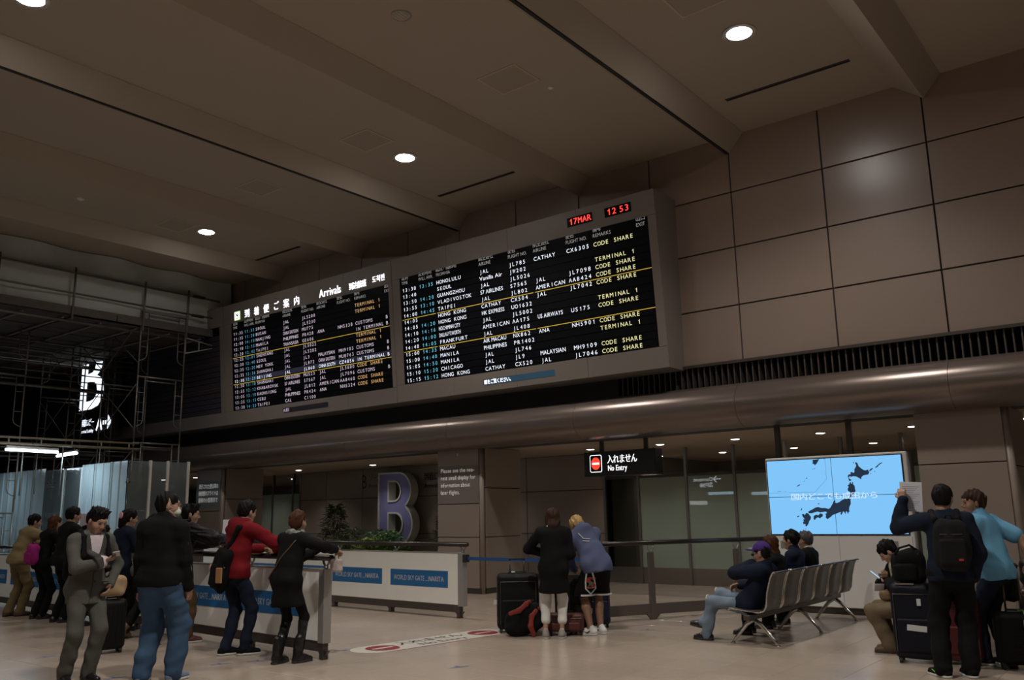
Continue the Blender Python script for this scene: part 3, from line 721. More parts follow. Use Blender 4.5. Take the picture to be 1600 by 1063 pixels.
M_skin = mat('skin', (.34, .20, .135), .55, noise=.08, nscale=30); M_skin2 = mat('skin_tan', (.25, .135, .08), .55, noise=.08, nscale=30)
M_lip = mat('lips', (.30, .13, .10), .5); M_eye = mat('eye_dark', (.02, .015, .012), .2)
M_hairb = mat('hair_black', (.007, .006, .0055), .5, noise=.4, nscale=60, bump=.2, bscale=90, stretch=(1, 1, .25), spec=.1)
M_hairbr = mat('hair_dark_brown', (.035, .017, .011), .5, noise=.4, nscale=60, bump=.2, bscale=90, stretch=(1, 1, .25), spec=.1)
M_hairrd = mat('hair_reddish_brown', (.060, .024, .013), .5, noise=.4, nscale=60, bump=.2, bscale=90, stretch=(1, 1, .25), spec=.1)
M_hairbl = mat('hair_bleached', (.40, .25, .08), .45, noise=.4, nscale=60, bump=.25, bscale=90)
def cloth(name, col, rough=.85, noise=.12, nscale=14, bump=.25, bscale=130, sheen=0.0): return mat(name, col, rough, noise=noise, nscale=nscale, bump=bump, bscale=bscale, sheen=sheen, spec=.15)
C_black = cloth('cloth_black', (.0055, .0055, .006)); C_jean = cloth('denim_blue', (.042, .080, .145), noise=.35, nscale=6); C_khaki = cloth('cloth_khaki', (.165, .12, .06)); C_beige = cloth('cloth_beige', (.22, .165, .085))
C_suit = cloth('suit_grey_check', (.088, .085, .076), noise=.2, nscale=90); C_navy = cloth('cloth_navy', (.008, .012, .026)); C_red = cloth('hoodie_red', (.155, .007, .012)); C_white = cloth('cloth_white', (.62, .60, .57))
C_shirt = cloth('shirt_pale_pink', (.60, .52, .56)); C_puff = cloth('puffer_black', (.010, .0095, .011), rough=.45, bump=.1); C_dj = cloth('denim_dark', (.010, .014, .028)); C_hood = cloth('hoodie_blue', (.085, .10, .18)); C_polo = cloth('polo_light_blue', (.13, .33, .50))
C_shorts = C_black; C_brown = cloth('trousers_brown', (.10, .062, .03)); C_tan2 = cloth('trousers_tan', (.15, .11, .07)); C_ldenim = cloth('denim_light', (.16, .21, .27), noise=.4, nscale=7)
L_black = mat('leather_black', (.012, .011, .011), .3); L_brown = mat('leather_brown', (.09, .05, .025), .5); L_maroon = mat('sneaker_maroon', (.10, .03, .025), .6); L_white = mat('sneaker_white', (.62, .62, .60), .55); L_grey = mat('shoe_grey', (.22, .20, .18), .6)
M_sole = mat('shoe_sole_white', (.55, .54, .5), .6); M_soled = mat('shoe_sole_dark', (.02, .018, .016), .7)

class Sk: pass
def skeleton(loc, th, h, lean=0, lean2=None, side=0, pelvis=None, twist=0, hyaw=0, hpitch=0, hroll=0, neckf=0.012, feet=None, hands=None, poles=None, kpoles=None, toes=None, spread=.05, **_):
    s = Sk(); s.h = h; s.loc = V(loc); s.th = th; s.Rw = rot('Z', th)
    s.local = lambda p: s.Rw.T@(V(p)-s.loc); s.world = lambda p: s.Rw@V(p)+s.loc
    rd = math.radians
    s.P = V(0, 0, .53*h) if pelvis is None else V(pelvis)
    l2 = lean if lean2 is None else lean2
    s.up1 = rot('X', -rd(lean))@rot('Y', rd(side))@V(0, 0, 1); s.up2 = rot('X', -rd(l2))@rot('Y', rd(side))@V(0, 0, 1)
    s.waist = s.P+s.up1*.085*h; s.chest = s.waist+s.up2*.115*h; s.neck = s.chest+s.up2*.105*h
    right = rot('Y', rd(side))@V(1, 0, 0); right = right-s.up2*(right@s.up2); s.right = rotv(s.up2, rd(twist))@nrm(right); s.fwd = np.cross(s.up2, s.right)
    s.right0 = V(1, 0, 0); s.fwd0 = V(0, 1, 0)
    s.S = [s.neck-s.up2*.034*h-s.right*.104*h, s.neck-s.up2*.034*h+s.right*.104*h]
    s.hip = [s.P+V(-.052*h, 0, -.012*h), s.P+V(.052*h, 0, -.012*h)]
    s.Rh = rotv((0, 0, 1), -rd(hyaw))@rot('X', -rd(hpitch))@rot('Y', rd(hroll))
    s.hs = h/1.72*1.0
    nd = nrm(s.up2*.6+V(0, 0, .4)+s.fwd*neckf*10)
    s.headbase = s.neck+nd*.045*h
    s.head = s.headbase+(s.Rh@V(0, .018, .062))*s.hs*1.2
    feet = feet or [(-spread*h*1.1, 0, 0), (spread*h*1.1, .03, 0)]
    kp = kpoles or [(-.12, 1, 0), (.12, 1, 0)]
    s.ank = []; s.knee = []; s.toe = []
    for i in (0, 1):
        f = V(feet[i]); a = f+V(0, 0, .048*h)
        k, a2 = ik(s.hip[i], a, .25*h, .245*h, kp[i]); s.knee.append(k); s.ank.append(a2)
        ty = (toes[i] if toes else ((8, -8)[i]*1.0)); pt = 0
        if isinstance(ty, tuple): ty, pt = ty
        s.toe.append(rotv((0, 0, 1), rd(ty))@rot('X', rd(pt)))
    hands = hands or [None, None]; po = poles or [None, None]
    s.E = []; s.W = []
    for i in (0, 1):
        sg = (-1, 1)[i]
        t = hands[i]
        if t is None: t = s.S[i]+V(sg*.055*h, .03*h, -.315*h)
        p = po[i] if po[i] is not None else (sg*.5, -1, -.4)
        e, w_ = ik(s.S[i], t, .172*h, .15*h, p); s.E.append(e); s.W.append(w_)
    return s
def hand_parts(s, i, curl=.5, palm=None, scale=1.0, point=None):
    """hand at wrist i: palm, four fingers of unequal length, thumb at the side of the palm"""
    d = nrm(s.W[i]-s.E[i]) if point is None else nrm(point)
    sg = (-1, 1)[i]
    n = V(-sg*.8, .2, -.5) if palm is None else V(palm)       # direction the palm faces
    n = nrm(n-d*(n@d)); t = np.cross(d, n)*sg                  # thumb side
    k = s.h/1.72*scale; w = s.W[i]; q = SDF()
    if (t@V(0, .7, .7)) < 0: t = -t
    for o in (-.026, -.009, .009, .026): q.cap(w+d*.01*k+t*o*.6*k, w+d*.085*k+t*o*k, .013*k, .0125*k, k=.014)
    q.cap(w-d*.04*k, w+d*.02*k, .026*k, .024*k, k=.02)
    for o, L, c in ((.028, .070, .9), (.0095, .078, 1), (-.0095, .073, 1.05), (-.028, .058, 1.1)):
        p = w+d*.088*k+t*o*k; dirv = d+t*o*1.5
        dirv = nrm(dirv); nn = nrm(n-dirv*(n@dirv)); ang = curl*c*.95
        for fr, r0, r1 in ((.45, .0105, .0095), (.32, .0095, .009), (.25, .009, .0078)):
            dirv, nn = dirv*math.cos(ang)+nn*math.sin(ang), nn*math.cos(ang)-dirv*math.sin(ang)
            p2 = p+dirv*L*fr*k; q.cap(p, p2, r0*k, r1*k, k=.004); p = p2
    p = w+d*.025*k+t*.026*k; dv = nrm(d*.75+t*.75+n*.35)
    p2 = p+dv*.042*k; q.cap(p, p2, .0145*k, .0125*k, k=.012); dv2 = nrm(d*1.0+t*.15+n*.5*(.5+curl)); q.cap(p2, p2+dv2*.034*k, .012*k, .0098*k, k=.006)
    return q.mesh(.0058)
def head_parts(s, long_neck=0):
    R = s.Rh; k = s.hs; c = s.head
    T = lambda *p: c+R@(V(*p)*k)
    q = SDF()
    q.ell(T(0, -.012, .038), V(.077, .096, .088)*k, R=R)
    q.ell(T(0, .030, -.040), V(.060, .060, .082)*k, k=.04, R=R)
    q.cap(T(-.022, .055, -.098), T(.022, .055, -.098), .022*k, k=.035)
    q.cap(T(-.03, .083, .030), T(.03, .083, .030), .012*k, k=.03)
    q.ell(T(-.045, .055, -.030), V(.022, .026, .026)*k, k=.03, R=R); q.ell(T(.045, .055, -.030), V(.022, .026, .026)*k, k=.03, R=R)
    for sg in (-1, 1):
        q.ell(T(sg*.031, .104, .008), V(.018, .018, .011)*k, k=.014, R=R, sub=True)
        q.ell(T(sg*.031, .077, .006), V(.015, .015, .012)*k, k=.006, R=R)
        q.ell(T(sg*.079, -.008, -.008), V(.010, .020, .033)*k, k=.008, R=R@rot('Z', -sg*.35))
    q.cap(T(0, .094, .012), T(0, .110, -.026), .0075*k, .0125*k, k=.014)
    q.cap(T(-.011, .098, -.032), T(.011, .098, -.032), .0085*k, k=.008)
    q.cap(T(-.019, .087, -.058), T(.019, .087, -.058), .0075*k, k=.01); q.cap(T(-.015, .086, -.070), T(.015, .086, -.070), .0085*k, k=.008)
    q.cap(s.neck-s.up2*.03*s.h, T(0, -.022, -.045), .060*k, .054*k, k=.03)
    v, f = q.mesh(.0068*k)
    fc = v[f].mean(1); L = (fc-c)@R/k
    mi = np.zeros(len(f), np.int32)
    for sg in (-1, 1):
        e = ((L[:,0]-sg*.031)/.0145)**2+((L[:,2]-.006)/.0062)**2
        mi[(e < 1) & (L[:,1] > .06)] = 2
    mi[(np.abs(L[:,0]) < .024) & (np.abs(L[:,2]+.064) < .0115) & (L[:,1] > .080)] = 1
    return v, f, mi
def body_mesh(s, skin, bulk=1.0, curl=(.5, .5), palm=(None, None), point=(None, None), legs=True, hands=(True, True), head=True, arm_r=.85, leg_r=.74):
    h = s.h; q = SDF()
    q.cap(s.chest, s.waist, .085*h*bulk, .078*h*bulk, front=s.fwd, flat=.6, k=.05)
    q.cap(s.waist, s.P, .075*h*bulk, .08*h*bulk, front=s.fwd0, flat=.65, k=.05)
    q.cap(s.S[0], s.S[1], .034*h, k=.06)
    q.cap(s.neck-s.up2*.05*h, s.headbase+s.up2*.01*h, .034*h, .03*h, k=.03)
    for i in (0, 1):
        q.cap(s.S[i], s.E[i], .028*h*arm_r, .0235*h*arm_r, k=.03); q.cap(s.E[i], s.E[i]*.65+s.W[i]*.35, .0235*h*arm_r, .0235*h*arm_r, k=.02); q.cap(s.E[i]*.65+s.W[i]*.35, s.W[i], .0235*h*arm_r, .0155*h*arm_r, k=.02)
        q.cap(s.hip[i], s.knee[i], .047*h*leg_r, .031*h*leg_r, k=.03); q.cap(s.knee[i], s.knee[i]*.65+s.ank[i]*.35, .03*h*leg_r, .033*h*leg_r, k=.02); q.cap(s.knee[i]*.65+s.ank[i]*.35, s.ank[i], .033*h*leg_r, .02*h*leg_r, k=.02)
        q.cap(s.ank[i], s.ank[i]+s.toe[i]@V(0, .07*h, -.025*h), .019*h, .014*h, k=.02)
    v, f = q.mesh(.016)
    parts = [(v, f, 0)]
    if head: parts.append(head_parts(s))
    for i in (0, 1):
        if hands[i]: parts.append((*hand_parts(s, i, curl[i], palm[i], point=point[i]), 0))
    return np_mesh('body', parts, [skin, M_lip, M_eye])
def trousers(s, bulk=1.0, ank=.036, knee=.040, thigh=.054, top=.075, crop=0.0, wr=.008, seed=1, flare=False, res=.0145):
    h = s.h; q = SDF()
    q.cap(s.hip[0]+V(0, -.008*h, .015*h), s.hip[1]+V(0, -.008*h, .015*h), .060*h*bulk, k=.04)
    q.cap(s.P, s.P+s.up1*top*h, .083*h*bulk, .080*h*bulk, front=s.fwd0, flat=.70, k=.04)
    q.cut(s.P+s.up1*top*h, s.up1)
    for i in (0, 1):
        e = s.knee[i]+(s.ank[i]-s.knee[i])*(1-crop)
        q.cap(s.hip[i], s.knee[i], thigh*h*bulk, knee*h*bulk, k=.03)
        q.cap(s.knee[i], e, knee*h*bulk, ank*h, k=.03)
    q.noise(wr, 26, seed, (.6, .6, 1.8))
    return q.mesh(res)
def shoes(s, root, m, sole, boot=0.0, bulk=1.0, res=.0075, heel=0.0):
    for i in (0, 1):
        h = s.h/1.72; R = s.toe[i]; a = s.ank[i]; d = R@V(0, 1, 0); upv = R@V(0, 0, 1); z = .048*s.h
        T = lambda x, y, zz: a+R@V(x*h*bulk, y*h*bulk, (zz*h)-z)
        q = SDF(); q.cap(T(0, -.045, .04), T(0, .06, .042), .041*h, .04*h, k=.03); q.cap(T(0, .06, .036), T(0, .150, .03), .044*h, .034*h, k=.04)
        q.cap(T(0, -.03, .05), T(0, -.015, .085+boot*.2), .040*h, .042*h, k=.03)
        if boot: q.cap(T(0, -.01, .08), s.ank[i]+(s.knee[i]-s.ank[i])*boot, .048*h, .056*h, k=.03); q.noise(.005, 40, 3)
        q.cut(T(0, 0, .016), -upv)
        v, f = q.mesh(res)
        o = obj('shoe' if not boot else 'boot', np_mesh('shoe', [(v, f, 0)], m), root)
        q = SDF(); q.cap(T(0, -.045, .012), T(0, .06, .012), .042*h, .046*h, k=.03); q.cap(T(0, .06, .012), T(0, .152, .012), .046*h, .035*h, k=.03)
        q.cut(T(0, 0, .024), upv); q.cut(T(0, 0, .0005), -upv)
        v, f = q.mesh(res); obj('sole', np_mesh('sole', [(v, f, 0)], sole), o)
def upper(s, hem=.10, bulk=1.0, hemr=None, sleeve=1.0, slr=1.0, wr=.007, seed=2, hood=False, collar=0.0, flat=.66, res=.0145, extra=None, freq=24, aniso=(.7, .7, 1.6), cuff=None):
    """jacket, coat or shirt: torso to a hem below the pelvis, then sleeves"""
    h = s.h; q = SDF(); hemr = hemr or .098
    q.cap(s.S[0]*.9+s.S[1]*.1, s.S[1]*.9+s.S[0]*.1, .038*h*bulk, k=.07); q.cap(s.neck-s.up2*.02*h-s.right*.03*h, s.neck-s.up2*.02*h+s.right*.03*h, .034*h*bulk, k=.06)
    q.cap(s.chest+s.up2*.03*h, s.waist, .098*h*bulk, .090*h*bulk, front=s.fwd, flat=flat, k=.06)
    q.cap(s.waist, s.P, .090*h*bulk, .094*h*bulk, front=s.fwd0, flat=flat+.06, k=.06)
    q.cap(s.hip[0]+V(0, -.008*h, .012*h), s.hip[1]+V(0, -.008*h, .012*h), .068*h*bulk, k=.05)
    thighdir = nrm((s.knee[0]+s.knee[1])/2-s.P); dn = nrm(-s.up1*.5+V(0, 0, -1)*.5) if hem < .14 else nrm(V(0, 0, -1)+thighdir*.4)
    he = s.P+dn*hem*h
    q.cap(s.P, he+dn*.06*h, .094*h*bulk, hemr*h*bulk, front=s.fwd0, flat=flat+.08, k=.05)
    q.cut(he, dn)
    q.cap(s.neck-s.up2*.03*h, s.neck+s.up2*.006*h, .048*h, .037*h, k=.04)
    if collar: q.cap(s.neck+s.up2*.0*h, s.neck+s.up2*(.02+collar)*h, .044*h, .040*h, k=.02)
    if hood:
        b = s.neck-s.fwd*.055*h-s.up2*.02*h
        q.ell(b, V(.075, .04, .06)*h, k=.05); q.cap(s.neck-s.right*.05*h+s.fwd*.0*h, s.neck+s.right*.05*h, .03*h, k=.05)
    for i in (0, 1):
        if sleeve >= 1:
            q.cap(s.S[i], s.E[i], .040*h*slr, .034*h*slr, k=.05); q.cap(s.E[i], s.W[i], .035*h*slr, .0265*h*slr, k=.03)
        else:
            e = s.S[i]+(s.E[i]-s.S[i])*sleeve; d = nrm(s.E[i]-s.S[i])
            q.cap(s.S[i], e, .043*h*slr, .042*h*slr, k=.05)
    q.noise(wr, freq, seed, aniso)
    if extra: extra(q)
    return q.mesh(res)
def hair(s, style='short', m=None, seed=1, root=None, vol=1.0, name='hair'):
    R = s.Rh; k = s.hs; c = s.head; T = lambda *p: c+R@(V(*p)*k); q = SDF()
    q.ell(T(0, -.014, .044), V(.086*vol, .106*vol, .097*vol)*k, R=R)
    if style in ('short', 'spiky', 'bald'):
        q.ell(T(0, -.052, -.005), V(.076, .056, .075)*k, k=.03, R=R)
        q.ell(T(0, .110, -.042), V(.080, .078, .098)*k, k=.02, R=R, sub=True)
        for sg in (-1, 1): q.ell(T(sg*.088, .012, -.030), V(.024, .036, .036)*k, k=.014, R=R, sub=True)
        q.cut(T(0, -.05, -.068), R@V(0, -.2, -1))
    if style == 'spiky':
        for j in range(26):
            a = j*2.4; rr = .075*math.sqrt((j+.5)/26); x, y = rr*math.cos(a), rr*math.sin(a)*1.2-.005
            q.cap(T(x, y, .10), T(x*1.35, y*1.25+.012, .155-rr*.35), .016*k, .005*k, k=.012)
    if style in ('long', 'bob', 'mid'):
        dn = {'long': -.30, 'bob': -.125, 'mid': -.17}[style]
        q.cap(T(0, -.045, -.01), T(0, -.070, dn), .084*k, (.075 if style != 'bob' else .085)*k, k=.05, front=R@V(0, 1, 0), flat=.62)
        for sg in (-1, 1): q.cap(T(sg*.07, -.005, .0), T(sg*.072, -.01, dn*.8), .030*k, .026*k, k=.04)
        q.ell(T(0, .118, -.045), V(.066, .078, .095)*k, k=.02, R=R, sub=True)
    q.noise(.010 if style != 'spiky' else .006, 75, seed, (1.4, 1.4, .35))
    if style not in ('bald',):
        pass
    v, f = q.mesh(.0085*k)
    parts = [(v, f, 0)]
    b = SDF()
    for sg in (-1, 1): b.cap(T(sg*.017, .094, .028), T(sg*.047, .081, .028), .0048*k, .004*k, k=.003)
    vb, fb = b.mesh(.0045); parts.append((vb, fb, 0))
    return obj(name, np_mesh('hair', parts, m or M_hairb), root)
def person(label, loc, th, h, skin=None, top=None, bottom=None, hairm=None, style='short', group=None, body=None, hairseed=1, hairvol=1.0, **pose):
    if any(callable(x) for x in (pose.get('hands') or [])):
        s0 = skeleton(loc, th, h, **{**pose, 'hands': None}); pose['hands'] = [x(s0) if callable(x) else x for x in pose['hands']]
    s = skeleton(loc, th, h, **pose)
    root = thing('person', label, 'person', tuple(loc), th, group); s.root = root
    obj('body', body_mesh(s, skin or M_skin, **(body or {})), root)
    if style: hair(s, style, hairm, hairseed, root, hairvol)
    return s
def wear(s, name, parts, m):
    if isinstance(parts, tuple): parts = [(*parts, 0)]
    return obj(name, np_mesh(name, parts, m), s.root)
def facing(loc, deg):      # 0 = away from the camera, 90 = towards picture right, 180 = towards the camera
    a = nrm(V(loc[0], loc[1])); r = V(a[1], -a[0]); d = math.radians(deg)
    f = a*math.cos(d)+r*math.sin(d); return math.atan2(-f[0], f[1])
def blob(name, q, m, root=None, res=.01): 
    v, f = q.mesh(res); return obj(name, np_mesh(name, [(v, f, 0)], m), root)
# ================================================================== people
def railA(x): return 6.8+(-8.19-x)*.07
TH = .07
def strap(s, root_name, pts, r, m, flat=.35, par=None):
    """a webbing strap swept along local points"""
    mb = MB(); mb.path(pts, r, n=8); return mb.build(root_name, m, par if par is not None else s.root, smooth=True)
def pack(label, s, c, size, R, m, straps=True, pocket=True, trim=None, cat='backpack', name='backpack', seed=3, own=None):
    """soft bag: rounded body, front pocket, top handle; local to a person's frame but a thing of its own"""
    loc = s.world(c); t = thing(name, label, cat, tuple(loc), s.th)
    w_, d_, h_ = size; q = SDF(); q.box((0, 0, 0), (w_/2*.92, d_/2*.8, h_/2*.95), rnd=min(d_, w_)*.38, R=R); q.ell(R@V(0, -d_*.12, -h_*.10), (w_*.47, d_*.55, h_*.40), k=.06, R=R); q.ell(R@V(0, 0, h_*.30), (w_*.42, d_*.42, h_*.2), k=.06, R=R); q.noise(.010, 24, seed)
    blob('bag_body', q, m, t, .011)
    bk = R@V(0, -1, 0)
    if pocket:
        q = SDF(); q.box(bk*(d_*.48)+R@V(0, 0, -h_*.14), (w_*.38, d_*.2, h_*.26), rnd=d_*.15, R=R); q.noise(.003, 30, seed+1); blob('pocket', q, m, t, .01)
        q = SDF(); q.cap(R@V(-w_*.3, -d_*.52, h_*.2), R@V(w_*.3, -d_*.52, h_*.2), .006); blob('zip', q, trim or M_steel, t, .005)
    MB().path([R@V(-.035, 0, h_*.48), R@V(-.025, 0, h_*.48+.05), R@V(.025, 0, h_*.48+.05), R@V(.035, 0, h_*.48)], .008).build('carry_loop', m, t, smooth=True)
    return t
def prism_thing(name, label, cat, loc, R, size, m, detail=None, group=None):
    t = thing(name, label, cat, tuple(loc), 0, group); t.rotation_euler = Matrix(R.tolist()).to_euler()
    w_, d_, h_ = size; MB().bbox(-w_/2, w_/2, -d_/2, d_/2, -h_/2, h_/2, min(size)*.25).build('sheet' if 'paper' in name else 'case', m, t)
    if detail: detail(t)
    return t
M_paper = mat('paper_white', (.62, .62, .68), .7); M_print = mat('print_grey', (.25, .25, .28), .7); M_phone = mat('phone_silver', (.45, .45, .46), .3, metal=.3); M_screen = emat('phone_screen', (.5, .7, .9), .8)
def phone(label, loc, R):
    def det(t): MB().add([(-.03, -.0052, -.06), (.03, -.0052, -.06), (.03, -.0052, .06), (-.03, -.0052, .06)], [(0,1,2,3)]).build('screen', M_screen, t)
    return prism_thing('phone', label, 'phone', loc, R, (.07, .010, .14), M_phone, det)

def onback(o, x, z, off):
    v = np.array([tuple(p.co) for p in o.data.vertices]); m_ = (np.abs(v[:,0]-x) < .022) & (np.abs(v[:,2]-z) < .022)
    return V(x, (v[m_, 1].min() if m_.any() else -.1)-off, z)
# ---- man in the grey suit
P = (-9.29, 4.55, 0); th = facing(P, 152)
s = person('man in a grey checked suit with a backpack, looking down at his phone', P, th, 1.76, style='spiky', hyaw=-12, hpitch=24, lean=2, lean2=4,
    hands=[(-.20, .10, .95), (.0, .30, 1.20)], poles=[(-1, -.6, 0), (.9, -.5, -.4)], feet=[(-.06, .04, 0), (.14, -.05, 0)], body=dict(curl=(.4, .75), palm=(None, (-.3, .2, 1))), hairseed=5)
wear(s, 'jacket', upper(s, hem=.088, hemr=.122, bulk=1.03, collar=0, wr=.006, seed=11, res=.0125), C_suit)
wear(s, 'trousers', trousers(s, bulk=1.04, wr=.008, seed=12, ank=.040, knee=.043), C_suit)
JV = np.array([tuple(v.co) for v in s.root.children[-2].data.vertices])
def onj(x, z, off):
    m_ = (np.abs(JV[:,0]-x) < .02) & (np.abs(JV[:,2]-z) < .02)
    return V(x, (JV[m_, 1].max() if m_.any() else .1)+off, z)
zt, zb = s.neck[2]-.005, s.waist[2]+.03; cx0 = s.chest[0]
def vw(z): return .004+.068*max(0, (z-zb)/(zt-zb))**.9
g = []; NZ = 16; NX = 8
for i in range(NZ+1):
    z = zb+(zt-zb)*i/NZ
    for j in range(NX+1): g.append(onj(cx0+vw(z)*(2*j/NX-1), z, .006))
m = MB(); m.add(g, [(i*(NX+1)+j, (i+1)*(NX+1)+j, (i+1)*(NX+1)+j+1, i*(NX+1)+j+1) for i in range(NZ) for j in range(NX)]); m.build('shirt_front', C_shirt, s.root, smooth=True)
q = SDF(); q.cap(s.neck-s.up2*.02, s.neck+s.up2*.028, .070, .062, k=.02)
for sg in (-1, 1): q.cap(s.neck+s.fwd*.058+s.right*sg*.012+s.up2*.018, s.neck+s.fwd*.080+s.right*sg*.050-s.up2*.028, .018, .011, k=.008)
blob('shirt_collar', q, C_shirt, s.root, .008)
for sg in (-1, 1):
    q = SDF(); pv = None
    for i in range(9):
        f_ = i/8; z = zb+(zt+.01-zb)*f_; p = onj(cx0+sg*(vw(z)+.012+.020*math.sin(pi*min(1, f_*1.1))), z, .0)
        r_ = .012+.024*math.sin(pi*min(1, f_*.9+.06))
        if pv is not None: q.cap(pv[0], p, pv[1], r_, front=(0, 1, 0), flat=.33, k=.01)
        pv = (p, r_)
    blob('lapel', q, mat('suit_lapel', (.062, .06, .054), .85, noise=.2, nscale=90, spec=.15), s.root, .008)
pts = [onj(cx0+.004, zb-.0, .002)]+[onj(cx0+.004+.05*max(0, f_-.35), zb-(zb-s.P[2]+.14)*f_, .003) for f_ in (.2, .4, .6, .8, 1.0)]
MB().path(pts, .0045, n=6).build('front_edge', MATS['suit_lapel'], s.root)
for dz in (.0, -.10): MB().lathe([(.001, .004), (.009, .003), (.010, 0)], n=10).build('button', M_soled, s.root).matrix_local = Matrix.Translation(Vector(onj(cx0-.012, zb-.015+dz, .004)))@Matrix.Rotation(-pi/2, 4, 'X')
MB().path([onj(cx0-.10, s.P[2]+.05, .003), onj(cx0-.16, s.P[2]+.055, .003)], .006, n=6).build('pocket_flap', MATS['suit_lapel'], s.root)
shoes(s, s.root, L_black, M_soled)
bp = pack('black backpack worn by the man in the grey suit', s, s.chest-s.fwd*.20-s.up2*.08, (.30, .15, .44), np.stack([s.right, s.fwd, s.up2], 1), C_black)
for sg in (-1, 1):
    pts = [s.neck+s.right*sg*.115-s.fwd*.10+s.up2*-.02, s.neck+s.right*sg*.118+s.up2*.028, s.neck+s.right*sg*.120+s.fwd*.085-s.up2*.02, s.chest+s.right*sg*.135+s.fwd*.145-s.up2*.02, s.waist+s.right*sg*.165+s.fwd*.11+s.up2*.04, s.waist+s.right*sg*.18+s.up2*.0]
    q = SDF()
    for a, b in zip(pts, pts[1:]): q.cap(V(a)-s.chest+s.fwd*.20+s.up2*.08, V(b)-s.chest+s.fwd*.20+s.up2*.08, .027, front=s.fwd, flat=.6, k=.02)
    blob('shoulder_strap', q, C_black, bp, .011)
d = nrm(s.W[1]-s.E[1]); Rph = s.Rw@rot('X', -1.15)@rot('Y', .5)
phone('silver phone in the hand of the man in the grey suit', s.world(s.W[1]+d*.11+V(0, .02, .045)), Rph)

# ---- man with the face mask
P = (-8.6, 4.97, 0); th = facing(P, 33)
s = person('man in a black jacket, blue jeans and a white face mask, seen from behind', P, th, 1.90, style='bald', hyaw=52, hpitch=2, lean=-1, lean2=2,
    feet=[(-.13, -.02, 0), (.15, .10, 0)], toes=[12, -14], hands=[(-.26, .04, .86), (.25, .14, .88)], body=dict(curl=(.5, .5)), hairvol=.965, hairseed=8)
wear(s, 'jacket', upper(s, hem=.035, bulk=1.16, hemr=.098, collar=.012, slr=1.18, wr=.008, seed=21, flat=.74), C_black)
wear(s, 'jeans', trousers(s, bulk=1.20, ank=.050, knee=.049, thigh=.058, wr=.012, seed=22), C_jean)
q = SDF(); R = s.Rh; k = s.hs; T = lambda *p: s.head+R@(V(*p)*k)
q.ell(T(0, .062, -.055), V(.062, .058, .052)*k, R=R); q.cut(T(0, .040, 0), R@V(0, -1, 0)); q.noise(.002, 60, 2)
mk = blob('face_mask', q, mat('mask_white', (.62, .62, .60), .7), s.root, .007)
for sg in (-1, 1): MB().path([T(sg*.058, .055, -.03), T(sg*.078, .02, -.015), T(sg*.083, -.012, .012), T(sg*.082, -.022, -.02), T(sg*.06, .045, -.075)], .0025*k, n=5).build('ear_loop', MATS['mask_white'], mk)
m = MB()
for sg in (-1, 1):
    m.path([T(sg*.031+.026*math.cos(a), .108, .004+.018*math.sin(a)) for a in [2*pi*i/14 for i in range(14)]], .0022*k, n=5, closed=True); m.path([T(sg*.057, .104, .008), T(sg*.080, .06, .01), T(sg*.086, -.005, .006)], .0025*k, n=5)
m.path([T(-.006, .112, .01), T(.006, .112, .01)], .002*k, n=5); m.build('glasses', M_dsteel, s.root, smooth=True)
shoes(s, s.root, mat('sneaker_grey_blue', (.16, .19, .26), .6), M_sole)
q = SDF(); q.cap(s.neck-s.up2*.0, s.neck+s.up2*.028, .074, .070, k=.02); blob('shirt_collar', q, C_khaki, s.root, .01)
# reflective piping on the sleeve
MB().path([s.S[1]+V(.075, -.02, .0), s.E[1]+V(.07, -.02, .03), s.W[1]+V(.055, 0, .02)], .005, n=6).build('sleeve_piping', mat('grey_piping', (.16, .16, .17), .5), s.root)

# ---- along the railing of the near barrier, from the right
x = -8.4; P = (x, railA(x)-.40, 0); ry = .40
s = person('woman in a black coat, scarf and tall boots at the near barrier end', P, TH, 1.70, style='bald', hairm=M_hairrd, hyaw=-8, hpitch=4, lean=9, lean2=12, skin=M_skin,
    hands=[(.00, ry+.06, 1.235), (.36, ry-.01, 1.225)], poles=[(-.5, -.7, -.8), (1, -.5, -.1)], feet=[(-.06, -.05, 0), (.10, .12, 0)], body=dict(curl=(.5, .5), palm=((0, 0, -1), (0, 0, -1))), hairvol=1.02)
R = s.Rh; T = lambda *p: s.head+R@(V(*p)*s.hs)
q = SDF(); q.ell(T(0, -.04, .0), V(.085, .085, .10)*s.hs, R=R); q.ell(T(0, .12, -.03), V(.07, .08, .10), R=R, sub=True); q.noise(.006, 60, 4, (1, 1, .4)); blob('tucked_hair', q, M_hairrd, s.root, .009)
q = SDF()
for j in range(9): a = 2*pi*j/9; b = 2*pi*(j+1)/9; q.cap(s.neck+s.right*.085*math.cos(a)+s.fwd*.075*math.sin(a)+s.up2*(.012+.012*math.sin(3*a)), s.neck+s.right*.085*math.cos(b)+s.fwd*.075*math.sin(b)+s.up2*(.012+.012*math.sin(3*b)), .036, k=.02)
q.noise(.010, 55, 6); blob('scarf', q, mat('scarf_grey_print', (.20, .20, .19), .9, noise=.75, nscale=38, bump=.3), s.root, .01)
ct_ = wear(s, 'coat', upper(s, hem=.165, bulk=1.06, hemr=.125, collar=0, slr=1.1, wr=.007, seed=31, flat=.74), C_black)
wear(s, 'leggings', trousers(s, bulk=.92, ank=.028, knee=.034, thigh=.050, wr=.004), C_black)
shoes(s, s.root, L_black, M_soled, boot=.88)
def wp(c, *p): return s.world(c+V(*p))
z0_, z1_ = s.S[1][2]+.0, s.P[2]+.02
sb = [onback(ct_, s.S[1][0]-.03+(-.17-s.S[1][0]+.03)*f_, z0_+(z1_-z0_)*f_, .004) for f_ in [i/10 for i in range(11)]]
t = thing('shoulder_strap', 'thin brown bag strap across the back of the woman in the black coat', 'strap', tuple(s.world((0, 0, 1))), TH)
